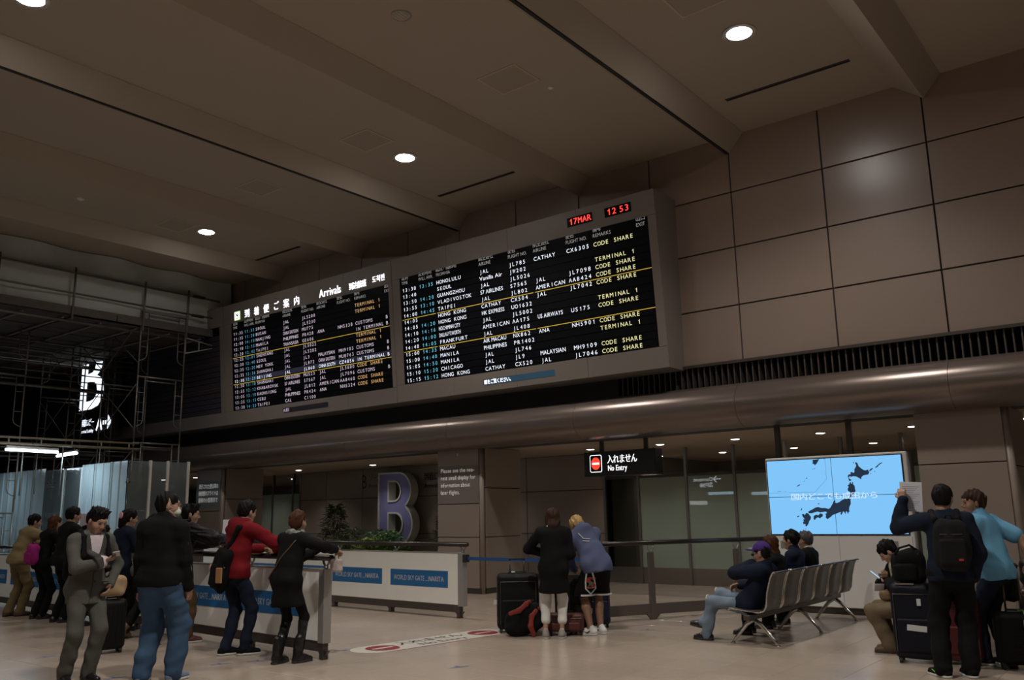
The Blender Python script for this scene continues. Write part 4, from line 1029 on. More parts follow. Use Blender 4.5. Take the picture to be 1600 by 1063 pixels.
MB().path([V(p)-V(0, 0, 1) for p in sb], .007, n=6).build('webbing', L_brown, t, smooth=True)
t = thing('handbag', 'small pale bag hanging from the hand of the woman in the black coat', 'bag', tuple(s.world((.36, ry+.02, 1.05))), TH)
q = SDF(); q.box((0, 0, 0), (.07, .05, .075), rnd=.03); q.noise(.006, 40, 3); blob('bag_body', q, mat('bag_cream', (.42, .36, .33), .7), t, .009)
MB().path([(-.04, 0, .06), (-.02, 0, .13), (.02, 0, .13), (.04, 0, .06)], .006).build('bag_handle', L_brown, t, smooth=True)

x = -9.50; P = (x, railA(x)-.42, 0)
s = person('man in a red hooded sweatshirt leaning on the white barrier', P, TH, 1.84, style='short', hyaw=4, hpitch=10, lean=6, lean2=11,
    hands=[(.00, .40, 1.22), (.26, .42, 1.23)], poles=[(-1, -.2, -.3), (1, -.3, .0)], feet=[(-.04, -.06, 0), (.16, .06, 0)], toes=[-20, -30], body=dict(curl=(.6, .6)), hairvol=1.04, hairseed=3)
hr_ = wear(s, 'hoodie', upper(s, hem=.045, bulk=1.06, hemr=.092, hood=True, slr=1.2, wr=.009, seed=41, flat=.72), C_red)
wear(s, 'jeans', trousers(s, bulk=1.0, ank=.036, wr=.009, seed=42), C_dj)
shoes(s, s.root, C_black, M_sole)
t = pack('black sling bag hanging low on the back of the man in red', s, V(-.04, -.17, 1.00), (.26, .13, .50), rot('Y', .25), C_black, seed=5, name='sling_bag', cat='bag')
q = SDF(); cc = V(-.04, -.17, 1.00)
pts = [cc+V(-.02, -.02, .2)]+[onback(hr_, -.05+.17*f_, 1.22+(s.S[1][2]+.03-1.22)*f_, .002) for f_ in (.1, .3, .5, .7, .9, 1.0)]+[s.S[1]+V(-.05, .02, .06), s.chest+s.fwd*.15+s.right*.02]
for a, b in zip(pts, pts[1:]): q.cap(V(a)-cc, V(b)-cc, .032, front=(0, 1, 0), flat=.45, k=.02)
blob('cross_strap', q, C_black, t, .011)
MB().bbox(-.055, .055, -.012, .012, -.09, .09, .008).build('tan_patch', mat('leather_tan', (.32, .17, .06), .6), t).location = (.09, -.10, -.06)
t.children[-1].rotation_euler = (0, .45, .1)
t = thing('plush_charm', 'small pale pink plush charm dangling beside the black sling bag', 'charm', tuple(s.world((-.23, -.15, .98))), TH)
q = SDF(); q.ell((0, 0, .03), (.045, .035, .04)); q.ell((-.035, 0, .06), (.022, .018, .022)); q.ell((.03, 0, .065), (.022, .018, .022)); q.cap((0, 0, 0), (.01, 0, -.02), .03); q.noise(.004, 70, 1); blob('head', q, mat('plush_pink', (.50, .30, .26), .9), t, .008)
q = SDF(); q.ell((.01, 0, -.06), (.032, .028, .04)); q.cap((-.02, 0, -.09), (-.03, .0, -.115), .014); q.cap((.03, 0, -.09), (.04, 0, -.115), .014); blob('body', q, mat('plush_blue', (.03, .05, .16), .9), t, .008)

x = -11.0; P = (x, railA(x)-.42, 0)
s = person('young man in a black puffer jacket and tan trousers leaning on the barrier', P, TH, 1.83, style='spiky', hyaw=32, hpitch=4, lean=12, lean2=14,
    hands=[(.05, .50, 1.27), (.34, .50, 1.33)], poles=[(-1, -.3, -.2), (1, -.5, -.2)], feet=[(-.10, -.22, .03), (.10, .16, 0)], toes=[(0, -35), -25], body=dict(curl=(.6, .6)), hairseed=6)
wear(s, 'puffer_jacket', upper(s, hem=.05, bulk=1.10, hemr=.098, collar=.012, slr=1.42, wr=.016, seed=51, freq=62, aniso=(.12, .12, 1), flat=.75), C_puff)
wear(s, 'trousers', trousers(s, bulk=1.0, ank=.034, wr=.009, seed=52), C_brown)
shoes(s, s.root, L_maroon, M_sole)
bp = pack('dark grey backpack on the man in the black puffer jacket', s, s.chest-s.fwd*.215-s.up2*.08, (.34, .18, .50), np.stack([s.right, s.fwd, s.up2], 1), cloth('nylon_charcoal', (.028, .027, .027)), seed=7)
for sg in (-1, 1):
    pts = [s.neck+s.right*sg*.11-s.fwd*.12, s.neck+s.right*sg*.118+s.up2*.03, s.neck+s.right*sg*.12+s.fwd*.10-s.up2*.03]
    q = SDF()
    for a, b in zip(pts, pts[1:]): q.cap(V(a)-s.chest+s.fwd*.215+s.up2*.08, V(b)-s.chest+s.fwd*.215+s.up2*.08, .03, front=s.fwd, flat=.6, k=.02)
    blob('shoulder_strap', q, MATS['nylon_charcoal'], bp, .011)
prism_thing('paper_sheet', 'blank white paper held up by the man in the puffer jacket', 'paper', s.world(s.W[1]+V(.05, .05, .12)), rot('Z', .75)@rot('X', -.1), (.21, .004, .29), M_paper)

x = -12.05; P = (x, railA(x)-.36, 0)
s = person('person in brown boots mostly hidden behind the masked man', P, TH, 1.72, style='short', hyaw=40, hpitch=0, lean=9, lean2=13, hands=[(-.1, .4, 1.24), (.2, .42, 1.24)],
    feet=[(-.05, -.20, .03), (.1, .08, 0)], toes=[(0, -30), -10], body=dict(curl=(.6, .6)))
wear(s, 'jacket', upper(s, hem=.05, bulk=1.02, seed=61), cloth('jacket_grey', (.09, .085, .09))); wear(s, 'trousers', trousers(s, seed=62), C_black); shoes(s, s.root, L_brown, M_soled, boot=.3)

x = -12.95; P = (x, railA(x)-.30, 0)
s = person('woman in dark clothes, her hair tied with a pink flower band', P, TH, 1.78, style='bald', hyaw=15, hpitch=6, lean=4, lean2=6, hands=[(-.08, .34, 1.20), (.18, .34, 1.22)],
    feet=[(-.07, -.03, 0), (.08, .05, 0)], body=dict(curl=(.6, .6)), hairvol=1.05)
R = s.Rh; T = lambda *p: s.head+R@(V(*p)*s.hs)
q = SDF(); q.ell(T(0, -.075, -.02), V(.072, .055, .10)*s.hs, R=R); q.cap(T(0, -.10, .02), T(.01, -.125, -.12), .045, .025, k=.03); q.noise(.007, 60, 4, (1, 1, .4)); blob('ponytail', q, M_hairb, s.root, .009)
q = SDF()
for j in range(6): a = j*pi/3; q.ell(T(.03+.028*math.cos(a), -.135, .035+.028*math.sin(a)), V(.022, .014, .022))
blob('hair_flower', q, mat('flower_pink', (.55, .27, .27), .8), s.root, .008)
wear(s, 'top', upper(s, hem=.10, bulk=.98, hemr=.100, slr=.95, seed=71, wr=.007), C_navy); wear(s, 'trousers', trousers(s, bulk=.95, ank=.032, seed=72), C_black); shoes(s, s.root, L_black, M_soled)
t = pack('black sequinned bag on the back of the woman with the flower hair band', s, s.waist+V(.0, -.17, .06), (.22, .10, .26), rot('Y', .1), mat('sequin_black', (.02, .02, .022), .22, noise=.9, nscale=120), name='shoulder_bag', cat='bag', seed=9)
m = MB()
rr = random.Random(4)
for j in range(26): x_, z_ = rr.uniform(-.09, .09), rr.uniform(-.11, .11); m.lathe([(.005, 0), (.001, .003)], n=6, c=(x_, -.065, z_))
tag(m.build('sequins', mat('sequin_silver', (.7, .7, .75), .15, metal=.9), t), kind='stuff')

x = -14.2; P = (x, railA(x)-.40, 0)
s = person('person in navy bending low over the barrier behind the man in the suit', P, TH, 1.66, style='short', hyaw=30, hpitch=18, lean=20, lean2=38, hands=[(-.08, .48, 1.2), (.24, .50, 1.2)], poles=[(-1, 0, -.2), (1, -.2, .2)],
    body=dict(curl=(.6, .6)), hairm=M_hairb)
wear(s, 'jacket', upper(s, hem=.05, bulk=1.0, seed=81), C_navy); wear(s, 'trousers', trousers(s, seed=82), C_black); shoes(s, s.root, L_black, M_soled)

x = -15.02; P = (x, railA(x)-.34, 0)
s = person('tall person with black hair in a black jacket at the barrier, left of the suit', P, TH, 1.86, style='short', hyaw=6, hpitch=4, lean=6, lean2=8, hands=[(-.15, .45, 1.5), (.12, .38, 1.24)], poles=[(-1, -.2, -.5), (1, -.3, -.2)], body=dict(curl=(.6, .6)), hairvol=1.05)
wear(s, 'jacket', upper(s, hem=.05, bulk=1.05, seed=91), C_black); wear(s, 'trousers', trousers(s, seed=92), C_black); shoes(s, s.root, L_black, M_soled)
prism_thing('paper_board', 'pale pink paper board held up among the people at far left', 'paper', s.world(s.W[0]+V(-.07, .08, .12)), rot('Z', .5), (.36, .004, .24), mat('paper_pink', (.60, .48, .55), .7))

x = -15.88; P = (x, railA(x)-.36, 0)
s = person('woman with long auburn hair in black, at the barrier beside the man in beige', P, TH, 1.74, style='long', hairm=M_hairrd, hyaw=12, hpitch=8, lean=8, lean2=14, hands=[(-.1, .42, 1.22), (.2, .44, 1.22)], body=dict(curl=(.6, .6)))
wear(s, 'jacket', upper(s, hem=.06, bulk=.96, seed=101), C_black); wear(s, 'trousers', trousers(s, bulk=.95, ank=.040, seed=102), C_black); shoes(s, s.root, L_black, M_soled)
t = pack('magenta backpack of the woman with long auburn hair', s, V(.04, -.19, 1.07), (.25, .15, .33), rot('Y', .05), cloth('nylon_magenta', (.30, .02, .16)), seed=12)

x = -16.75; P = (x, railA(x)-.44, 0)
s = person('man in a beige jacket and khaki trousers leaning on the barrier at the far left', P, TH, 1.79, style='short', hyaw=14, hpitch=6, lean=12, lean2=20, hands=[(-.05, .50, 1.20), (.24, .52, 1.22)], poles=[(-1, -.2, .0), (1, -.2, .2)], feet=[(-.09, -.06, 0), (.09, .05, 0)], body=dict(curl=(.6, .6)))
wear(s, 'jacket', upper(s, hem=.035, bulk=1.12, hemr=.098, slr=1.25, wr=.011, seed=111, flat=.74), C_beige); wear(s, 'trousers', trousers(s, bulk=1.12, ank=.042, wr=.012, seed=112), C_khaki); shoes(s, s.root, L_brown, M_soled)

# a distant figure beyond the barrier
P = (-18.6, 12.6, 0)
s = person('distant person in dark clothes seen between the red sweatshirt and the black coat', P, pi+.5, 1.62, style='short', body=dict(curl=(.5, .5)), hands=[(-.12, .28, 1.05), (.12, .28, 1.05)])
wear(s, 'jacket', upper(s, seed=121), cloth('jacket_dim', (.06, .055, .06))); wear(s, 'trousers', trousers(s, seed=122), C_black); shoes(s, s.root, L_black, M_soled)

# ---- the couple over the luggage
P = (-6.94, 9.6, 0); th = facing(P, 2)
s = person('woman in a long black coat and cropped white trousers, back turned, among suitcases', P, th, 1.68, style='bob', hairm=M_hairbr, hpitch=16, lean=2, lean2=5, hands=[(-.12, .22, 1.06), (.16, .26, 1.04)], poles=[(-1.2, -.2, .1), (.25, -.3, -1)],
    feet=[(-.125, 0, 0), (.085, .0, 0)], toes=[4, -6], body=dict(curl=(.5, .5), leg_r=.80))
wear(s, 'coat', upper(s, hem=.185, bulk=1.07, hemr=.122, slr=1.12, wr=.006, seed=131, flat=.72), C_black)
wear(s, 'white_trousers', trousers(s, bulk=1.0, ank=.036, knee=.041, crop=.36, wr=.006, seed=132), C_white)
q = SDF(); q.cap(s.neck+V(-.03, -.03, .0), s.neck+V(.03, -.03, .0), .058, k=.03); q.noise(.006, 70, 2); blob('lace_collar', q, mat('lace_white', (.5, .48, .45), .9, noise=.5, nscale=90), s.root, .009)
shoes(s, s.root, L_grey, M_sole)
for i in (0, 1):
    q = SDF(); q.cap(s.ank[i]+V(0, 0, -.01), s.ank[i]+V(0, -.003, .012), .042, .036); blob('sock', q, C_white, s.root, .008)
P = (-6.70, 10.19, 0); th = facing(P, -22)
s = person('bleached blond person in a blue hooded top and black basketball shorts, bending over luggage', P, th, 1.78, style='short', hairm=M_hairbl, skin=M_skin2, hyaw=-10, hpitch=48, lean=24, lean2=42, side=-8,
    pelvis=(.0, -.10, .90), hands=[(-.12, .46, .84), (.12, .52, .86)], poles=[(-.6, -.6, -.2), (1, -.6, 0)], feet=[(-.09, -.05, 0), (.08, .02, 0)], toes=[48, 30], body=dict(curl=(.6, .6), leg_r=1.08, arm_r=.8))
hx = lambda q: (q.ell(s.neck-s.fwd*.07+s.up2*.015, (.10, .07, .06), k=.05))
hd_ = wear(s, 'hoodie', upper(s, hem=.055, bulk=1.10, hemr=.108, hood=True, slr=1.2, wr=.008, seed=141, flat=.72), C_hood)
q = SDF(); h = s.h
q.cap(s.hip[0]+V(0, -.01, .02), s.hip[1]+V(0, -.01, .02), .112, k=.05); q.cap(s.P, s.P+s.up1*.1, .15, .14, front=(0, 1, 0), flat=.75, k=.04); q.cut(s.P+s.up1*.12, s.up1)
for i in (0, 1):
    e = s.hip[i]+(s.knee[i]-s.hip[i])*1.0; sg = (-1, 1)[i]; q.cap(s.hip[i], e+V(sg*.035, 0, -.05), .108, .125, k=.04)
q.cut((0, 0, s.knee[0][2]-.0), (0, 0, -1)); q.noise(.008, 22, 5, (1, 1, .5))
sh = wear(s, 'shorts', q.mesh(.012), C_shorts)
# white trims and crest of the shorts, pressed on the cloth
def on_cloth(sdf, p, d):
    """march from p along d (local) until the cloth surface"""
    p = V(p); d = nrm(d); v = ON[0]; t_ = ((v-p)@d); perp = np.linalg.norm((v-p)-np.outer(t_, d), axis=1); near = perp < .02
    return p+d*(t_[near].min()-.004) if near.any() else None
vv = np.array([tuple(v.co) for v in sh.data.vertices]); ON = [vv]
camdir = s.Rw.T@nrm(V(P[0], P[1], .0)); cr = nrm(np.cross(camdir, V(0, 0, 1)))
def press(pts, r, name, m, par):
    o = [on_cloth(None, s.P*V(1, 1, 0)+cr*u+V(0, 0, z)-camdir*.6, camdir) for u, z in pts]
    return MB().path([p_ for p_ in o if p_ is not None], r, n=6).build(name, m, par)
T_w = mat('trim_white', (.60, .60, .58), .7)
zb = s.knee[0][2]
press([(-.22+.44*i/16, zb+.022) for i in range(17)], .013, 'hem_trim', T_w, sh)
press([(-.135, .80), (-.15, .70), (-.15, .60), (-.085, zb+.04), (-.02, .60), (-.03, .70), (-.055, .82)], .011, 'side_panel_trim', T_w, sh)
def presstext(ch, u, z, hh, name, m, off):
    mb = MB(); text(mb, ch, lambda a, b: tuple(on_cloth(None, s.P*V(1, 1, 0)+cr*a+V(0, 0, b)-camdir*.6, camdir)-camdir*off), u, z, hh, wide=1.25, bold=.09); return mb.build(name, m, sh)
presstext('S', -.142, .605, .150, 'crest_border', T_w, .004); presstext('S', -.139, .610, .140, 'crest', mat('crest_red', (.35, .02, .03), .7), .008)
mb = MB(); c0 = on_cloth(None, s.P*V(1, 1, 0)+cr*-.085+V(0, 0, .68)-camdir*.6, camdir)-camdir*.014
for a, b, w_ in ((.035, -.01, .024), (.012, -.035, .03)): mb.add([c0+cr*-w_+V(0, 0, b), c0+cr*w_+V(0, 0, b), c0+V(0, 0, a)], [(0, 1, 2)])
mb.build('crest_tree', mat('crest_green', (.02, .12, .06), .7), sh)
ON = [np.array([tuple(v.co) for v in hd_.data.vertices])]
nk = s.neck; u0 = float((nk-s.P*V(1, 1, 0))@cr); press([(u0-.04, nk[2]+.0), (u0+.03, nk[2]-.07), (u0+.10, nk[2]-.075), (u0+.12, nk[2]-.07)], .006, 'back_print', T_w, hd_); press([(u0+.02, nk[2]-.10), (u0+.11, nk[2]-.105)], .005, 'back_print', T_w, hd_)
shoes(s, s.root, L_white, M_sole, bulk=1.05)
for i in (0, 1):
    a = s.ank[i]; dd = s.toe[i]@V(0, 1, 0); rt = s.toe[i]@V(1, 0, 0)
    for sg in (-1, 1): MB().path([a+dd*.00+rt*sg*.050+V(0, 0, -.025), a+dd*.035+rt*sg*.052+V(0, 0, -.052), a+dd*.10+rt*sg*.046+V(0, 0, -.03)], [.007, .010, .002], n=6).build('shoe_stripe', M_soled, s.root)

# ---- right-hand group
P = (-2.08, 9.44, 0); th = facing(P, -4)
s = person('man in a navy jacket raising a sheet of paper, black backpack on his back', P, th, 1.81, style='short', hyaw=12, hpitch=2, lean=2, lean2=3, hands=[(-.35, .22, 1.66), (.20, .10, .92)], poles=[(-.5, .2, -1), (.6, -1, -.3)],
    feet=[(-.16, -.02, 0), (.08, .04, 0)], toes=[38, 20], body=dict(curl=(.75, .5), palm=((.2, .9, -.1), None), point=((-.05, .15, 1), None)), hairseed=4)
wear(s, 'jacket', upper(s, hem=.04, bulk=1.02, hemr=.104, collar=.0, slr=1.2, wr=.008, seed=151, flat=.78), C_navy)
wear(s, 'trousers', trousers(s, bulk=1.1, ank=.046, knee=.047, wr=.009, seed=152), C_black)
shoes(s, s.root, C_black, M_sole)
a = s.ank[0]; dd = s.toe[0]@V(0, 1, 0); rt = s.toe[0]@V(1, 0, 0)
for sg in (-1, 1): MB().path([a+dd*.00+rt*sg*.050+V(0, 0, -.02), a+dd*.03+rt*sg*.052+V(0, 0, -.050), a+dd*.10+rt*sg*.046+V(0, 0, -.025)], [.006, .009, .002], n=6).build('shoe_stripe', emat('lime_stripe', (.25, .8, .15), .12, base=(.25, .75, .12)), s.root)
bp = pack('black backpack on the man raising the paper', s, s.chest-s.fwd*.21-s.up2*.10+s.right*.02, (.31, .18, .48), np.stack([s.right, s.fwd, s.up2], 1), cloth('nylon_black', (.010, .010, .010)), seed=14, trim=M_dsteel)
for sg in (-1, 1):
    pts = [s.neck+s.right*sg*.10-s.fwd*.14-s.up2*.04, s.neck+s.right*sg*.112+s.up2*.03, s.neck+s.right*sg*.118+s.fwd*.10-s.up2*.03]
    q = SDF()
    for a, b in zip(pts, pts[1:]): q.cap(V(a)-s.chest+s.fwd*.21+s.up2*.10-s.right*.02, V(b)-s.chest+s.fwd*.21+s.up2*.10-s.right*.02, .03, front=s.fwd, flat=.6, k=.02)
    blob('shoulder_strap', q, MATS['nylon_black'], bp, .011)
MB().bbox(-.02, .02, -.004, .004, -.01, .01, .002).build('red_tab', mat('tab_red', (.4, .03, .02), .6), bp).location = (.06, -.135, -.13)
w0 = s.W[0]+V(.085, .10, .04)
def det(t):
    m = MB()
    for k_ in range(12): m.box(-.08, .08-(k_ % 4)*.02, -.0032, -.0026, .10-k_*.019, .104-k_*.019)
    m.build('print', M_print, t)
prism_thing('paper_sheet', 'printed white paper held high by the man in the navy jacket', 'paper', s.world(w0), rot('Z', th)@rot('Y', .06), (.21, .004, .30), M_paper, det)

P = (-1.90, 10.31, 0); th = facing(P, -62)
s = person('man in a light blue polo shirt resting his hand on a suitcase handle', P, th, 1.78, style='short', hairm=M_hairbr, skin=M_skin2, hyaw=-44, hpitch=2, lean=10, lean2=13, pelvis=(0, -.08, .94),
    hands=[(-.05, .22, .92), (.20, -.33, 1.015)], poles=[(-.6, -.6, -.2), (.6, -1, .35)], feet=[(-.06, .12, 0), (.08, -.04, 0)], toes=[8, -10], body=dict(curl=(.5, .8), palm=(None, (0, 0, -1)), point=(None, (.1, .35, -.25)), arm_r=1.05), hairseed=9)
wear(s, 'polo_shirt', upper(s, hem=.05, bulk=1.05, hemr=.098, sleeve=.78, slr=1.15, collar=.01, wr=.008, seed=161, flat=.72), C_polo)
q = SDF()
for sg in (-1, 1): q.cap(s.neck+s.right*sg*.06+s.up2*.028-s.fwd*.02, s.neck+s.right*sg*.045+s.fwd*.075-s.up2*.02, .022, k=.02)
q.cap(s.neck-s.right*.055+s.up2*.03-s.fwd*.02, s.neck+s.right*.055+s.up2*.03-s.fwd*.02, .022, k=.03); blob('shirt_collar', q, C_polo, s.root, .009)
wear(s, 'jeans', trousers(s, bulk=1.03, ank=.038, wr=.009, seed=162, top=.06), C_dj)
shoes(s, s.root, L_black, M_sole)
wr_ = s.W[1]; dW = nrm(s.W[1]-s.E[1])
MB().path([wr_-dW*.02+V(.034*math.cos(a), .034*math.sin(a), 0) for a in [2*pi*i/16 for i in range(16)]], .008, n=6, closed=True).build('wrist_watch', M_steel, s.root, smooth=True)
POLO_HAND = s.world(s.W[1])
t = thing('messenger_bag', 'black messenger bag hanging at the hip of the man in the polo shirt', 'bag', tuple(s.world((.20, .02, .76))), th)
q = SDF(); q.box((0, 0, 0), (.06, .17, .14), rnd=.03); q.noise(.005, 30, 3); blob('bag_body', q, MATS['nylon_black'], t, .011)
q = SDF(); q.box((.05, 0, .04), (.02, .165, .10), rnd=.015); blob('flap', q, MATS['nylon_black'], t, .009)
MB().path([(.0, -.16, .12), V(.04, -.10, .22), s.chest+s.right*.13-V(.20, .02, .76), s.neck-s.right*.05+s.fwd*.0+s.up2*.03-V(.20, .02, .76)], .012, n=6).build('bag_strap', MATS['nylon_black'], t, smooth=True)
MB().tube((.062, .04, .03), (.075, .04, .03), .02, n=14).build('badge', M_steel, t)
# ---- people on the benches (facing -x)
def seated(label, x, y, h, th=pi/2, pz=.52, fx=.44, lean=-14, lean2=-6, hands=None, poles=None, feet=None, **k):
    P = (x, y, 0)
    return person(label, P, th, h, pelvis=(0, 0, pz), lean=lean, lean2=lean2, feet=feet or [(-.10, fx, 0), (.10, fx+.03, 0)], hands=hands or [(-.10, .30, pz+.10), (.10, .30, pz+.10)], poles=poles, kpoles=[(-.15, .6, 1), (.15, .6, 1)], **k)
s = seated('man in a purple cap and ripped jeans slouching on the bench, hand to his face', -4.66, 10.52, 1.74, pz=.455, lean=-42, lean2=-24, skin=M_skin, style='short', hyaw=4, hpitch=8, neckf=.03,
    hands=[lambda z: z.head+z.Rh@V(-.03, .13, -.10), (.16, .16, .66)], poles=[(-.8, .6, -.5), (1, -.6, -.2)], feet=[(-.06, .55, 0), (.08, .64, .12)], toes=[0, (10, 10)], body=dict(curl=(.8, .5), palm=((0, -1, 0), None)), hairvol=.98)
wear(s, 'denim_jacket', upper(s, hem=.04, bulk=1.05, hemr=.10, collar=.008, slr=1.25, wr=.009, seed=171, flat=.74), C_navy)
wear(s, 'ripped_jeans', trousers(s, bulk=1.0, ank=.044, knee=.040, wr=.012, seed=172), C_ldenim)
for i in (0, 1):
    kn = s.knee[i]; q = SDF(); q.ell(kn+V(0, .030, .030), (.040, .030, .034)); q.noise(.004, 60, i); o = blob('bare_knee', q, M_skin, s.root, .009)
    MB().path([kn+V(.045*math.cos(a), .055, .030+.034*math.sin(a)) for a in [2*pi*j/10 for j in range(10)]], .007, n=5, closed=True).build('frayed_edge', C_white, o)
shoes(s, s.root, L_black, M_soled)
R = s.Rh; k = s.hs; T = lambda *p: s.head+R@(V(*p)*k)
q = SDF(); q.ell(T(0, -.010, .050), V(.092, .112, .100)*k, R=R); q.cut(T(0, 0, .038), R@V(0, .1, -1)); cp = blob('cap', q, cloth('cap_purple', (.055, .025, .16)), s.root, .009)
q = SDF(); q.cap(T(0, .085, .052), T(0, .160, .066), .078*k, .052*k, front=R@V(0, -.25, 1), flat=.13, k=.02); blob('cap_peak', q, MATS['cap_purple'], cp, .006)
for sg in (-1, 1): q = SDF(); q.ell(T(sg*.03, .105, .003), V(.026, .008, .018)*k, R=R); q.cap(T(sg*.055, .098, .006), T(sg*.084, -.005, .008), .004*k); blob('sunglasses', q, M_eye, s.root, .005)
m = MB(); text(m, 'NARITA'[:5], lambda u, v: tuple(T(u, .118+v*.55, .068+v*.9*.1)), -.05, .0, .03) if False else None
rr = random.Random(3); m = MB()
for j in range(7): u = -.06+.02*j; m.path([T(u, .128-u*u*6, .078), T(u+.007, .140-u*u*6, .082), T(u+.002, .150-u*u*6, .083)], .0035, n=5)
m.build('peak_embroidery', C_white, cp)
s = seated('woman with long dark hair sitting on the bench beside the capped man', -4.55, 11.25, 1.64, style='long', hairm=M_hairrd, skin=M_skin, hyaw=6, hpitch=8, lean=-4, lean2=6, pz=.50, body=dict(curl=(.5, .5)))
wear(s, 'jacket', upper(s, hem=.03, bulk=1.0, seed=181), C_black); wear(s, 'skirt', trousers(s, bulk=1.05, ank=.030, seed=182), C_black); shoes(s, s.root, L_black, M_soled)
s = seated('dark-haired man in a purple-collared dark suit, third on the bench', -4.55, 11.92, 1.74, style='short', hyaw=4, hpitch=2, lean=-6, lean2=4, pz=.50, body=dict(curl=(.5, .5)), hairseed=7, hairvol=1.03)
wear(s, 'jacket', upper(s, hem=.03, bulk=1.05, collar=.004, seed=191), C_navy); wear(s, 'trousers', trousers(s, seed=192), C_black); shoes(s, s.root, L_black, M_soled)
q = SDF(); q.cap(s.neck+s.up2*.0, s.neck+s.up2*.03, .070, .064, k=.02); blob('shirt_collar', q, cloth('collar_purple', (.14, .09, .26)), s.root, .009)
s = seated('short-haired man in a dark suit with a white collar, farthest on the bench', -4.55, 12.45, 1.68, style='short', hyaw=4, hpitch=4, lean=-6, lean2=4, pz=.50, body=dict(curl=(.5, .5)), hairm=mat('hair_greying', (.045, .04, .036), .5, noise=.5, nscale=60), hairseed=2)
wear(s, 'jacket', upper(s, hem=.03, bulk=1.05, seed=201), C_black); wear(s, 'trousers', trousers(s, seed=202), C_black); shoes(s, s.root, L_black, M_soled)
q = SDF(); q.cap(s.neck-s.up2*.0, s.neck+s.up2*.035, .072, .066, k=.02); blob('shirt_collar', q, C_white, s.root, .009)
s = seated('person in brown trousers bowed over a phone on the right-hand bench', -2.77, 10.66, 1.66, style='short', hairm=M_hairb, hyaw=-20, hpitch=40, lean=0, lean2=20, twist=40, pz=.50, fx=.30, feet=[(-.08, .26, 0), (.10, .30, 0)], hands=[(-.06, .22, .76), (.05, .30, .80)], poles=[(-1, -.4, -.3), (1, .3, -.3)], body=dict(curl=(.7, .7), palm=((0, 0, 1), (0, 0, 1))), hairvol=1.06)
wear(s, 'jacket', upper(s, hem=.03, bulk=1.04, slr=1.3, seed=211), C_black); wear(s, 'trousers', trousers(s, bulk=1.05, ank=.052, knee=.046, seed=212), C_tan2); shoes(s, s.root, L_brown, M_soled)
q = SDF(); q.cap(s.neck+s.fwd*.06-s.up2*.06, s.waist+s.fwd*.13-s.up2*.0, .085, .110, front=s.fwd, flat=.6, k=.03); q.noise(.006, 30, 2); blob('cream_sweater', q, cloth('knit_cream', (.42, .37, .26)), s.root, .011)
phone('phone with a bright screen held by the bowed person on the bench', s.world(V(-.02, .38, .84)), rot('Z', pi/2)@rot('X', -.9))
t = thing('patterned_pouch', 'leopard patterned pouch on the lap of the bowed person', 'pouch', tuple(s.world((0, .26, .62))), pi/2)
q = SDF(); q.box((0, 0, 0), (.13, .07, .055), rnd=.04); q.noise(.006, 30, 3); blob('pouch_body', q, mat('leopard', (.16, .10, .05), .8, noise=.95, nscale=55), t, .01)
prism_thing('paper_slip', 'white paper slip lying on the patterned pouch', 'paper', s.world((-.03, .34, .70)), rot('Z', .4)@rot('X', .9), (.10, .003, .14), M_paper)
# ================================================================== barriers with rails
M_white = mat('barrier_white', (.87, .86, .82), .42, noise=.03, nscale=3); M_alu = mat('barrier_frame', (.36, .35, .33), .4, metal=.5); M_rail = mat('rail_dark', (.045, .038, .034), .28, metal=.6)
M_blue = mat('banner_blue', (.012, .135, .36), .5); M_bwhite = mat('banner_white', (.62, .64, .66), .6)
def barrier(loc, rz, length, lab, phase, feet, both=False, end=True):
    t = thing('crowd_barrier', lab, 'barrier', loc, rz)                # runs to local -x, front is local -y
    MB().bbox(-length, -.11, 0, .10, .20, 1.0, .006).build('panel', M_white, t)
    MB().bbox(-.112, 0, -.006, .106, .18, 1.01, .006).build('end_post', M_alu, t)
    MB().box(-length, -.11, -.008, .108, .995, 1.012).build('top_cap', M_alu, t)
    MB().bbox(-length, -.10, .012, .088, .085, .20, .004).build('bottom_beam', M_dsteel, t)
    for f in feet:
        m = MB(); m.bbox(-f-.035, -f+.035, .01, .09, 0, .20, .004); m.prism([(-.10, .10), (.10, .10), (.03, .03), (-.03, .03)], lambda u, v, w_: (-f+u, w_, v), .03, .07); m.build('foot', M_dsteel, t)
    MB().tube((-length, .05, 1.135), (.06 if end else 0, .05, 1.135), .035, n=14).build('hand_rail', M_rail, t, smooth=True)
    k = .045
    while k < length:
        m = MB(); m.path([(-k-.065, .05, 1.12), (-k-.05, .05, 1.07), (-k, .05, 1.035), (-k+.05, .05, 1.07), (-k+.065, .05, 1.12)], .014, n=8); m.tube((-k, .05, 1.0), (-k, .05, 1.04), .026, n=12); m.build('rail_bracket', M_steel, t, smooth=True); k += 1.62
    x = phase
    while x+1.43 < length:
        m = MB(); m.box(-x-1.43, -x, -.004, 0.001, .452, .715); bn = m.build('banner', M_blue, t)
        m = MB(); fn = lambda u, v: (u, -.006, v)
        text(m, 'WORLD SKY GATE', fn, -x-1.34, .545, .078, width=.78); text(m, '_', fn, -x-.53, .56, .078, width=.06); text(m, 'NARITA', fn, -x-.46, .545, .078, width=.37, bold=.035)
        m.build('banner_text', M_bwhite, bn); x += 1.66
    return t
SL = math.atan(-.07)
barrier((-8.19, 6.79, 0), SL, 12.6, 'long white barrier with blue banners that the waiting people lean on', .42, [.06, 1.6, 3.2, 4.8, 6.4, 8.0, 9.6, 11.2])
barrier((-9.46, 10.62, 0), SL, 8.2, 'white barrier with blue banners in front of the plants and the big B', .34, [.12, 1.8, 3.4, 5.0, 6.6])
t = thing('barrier_belt', 'blue retractable belt stretched from the rear barrier behind the couple', 'belt', (-9.42, 10.66, .92))
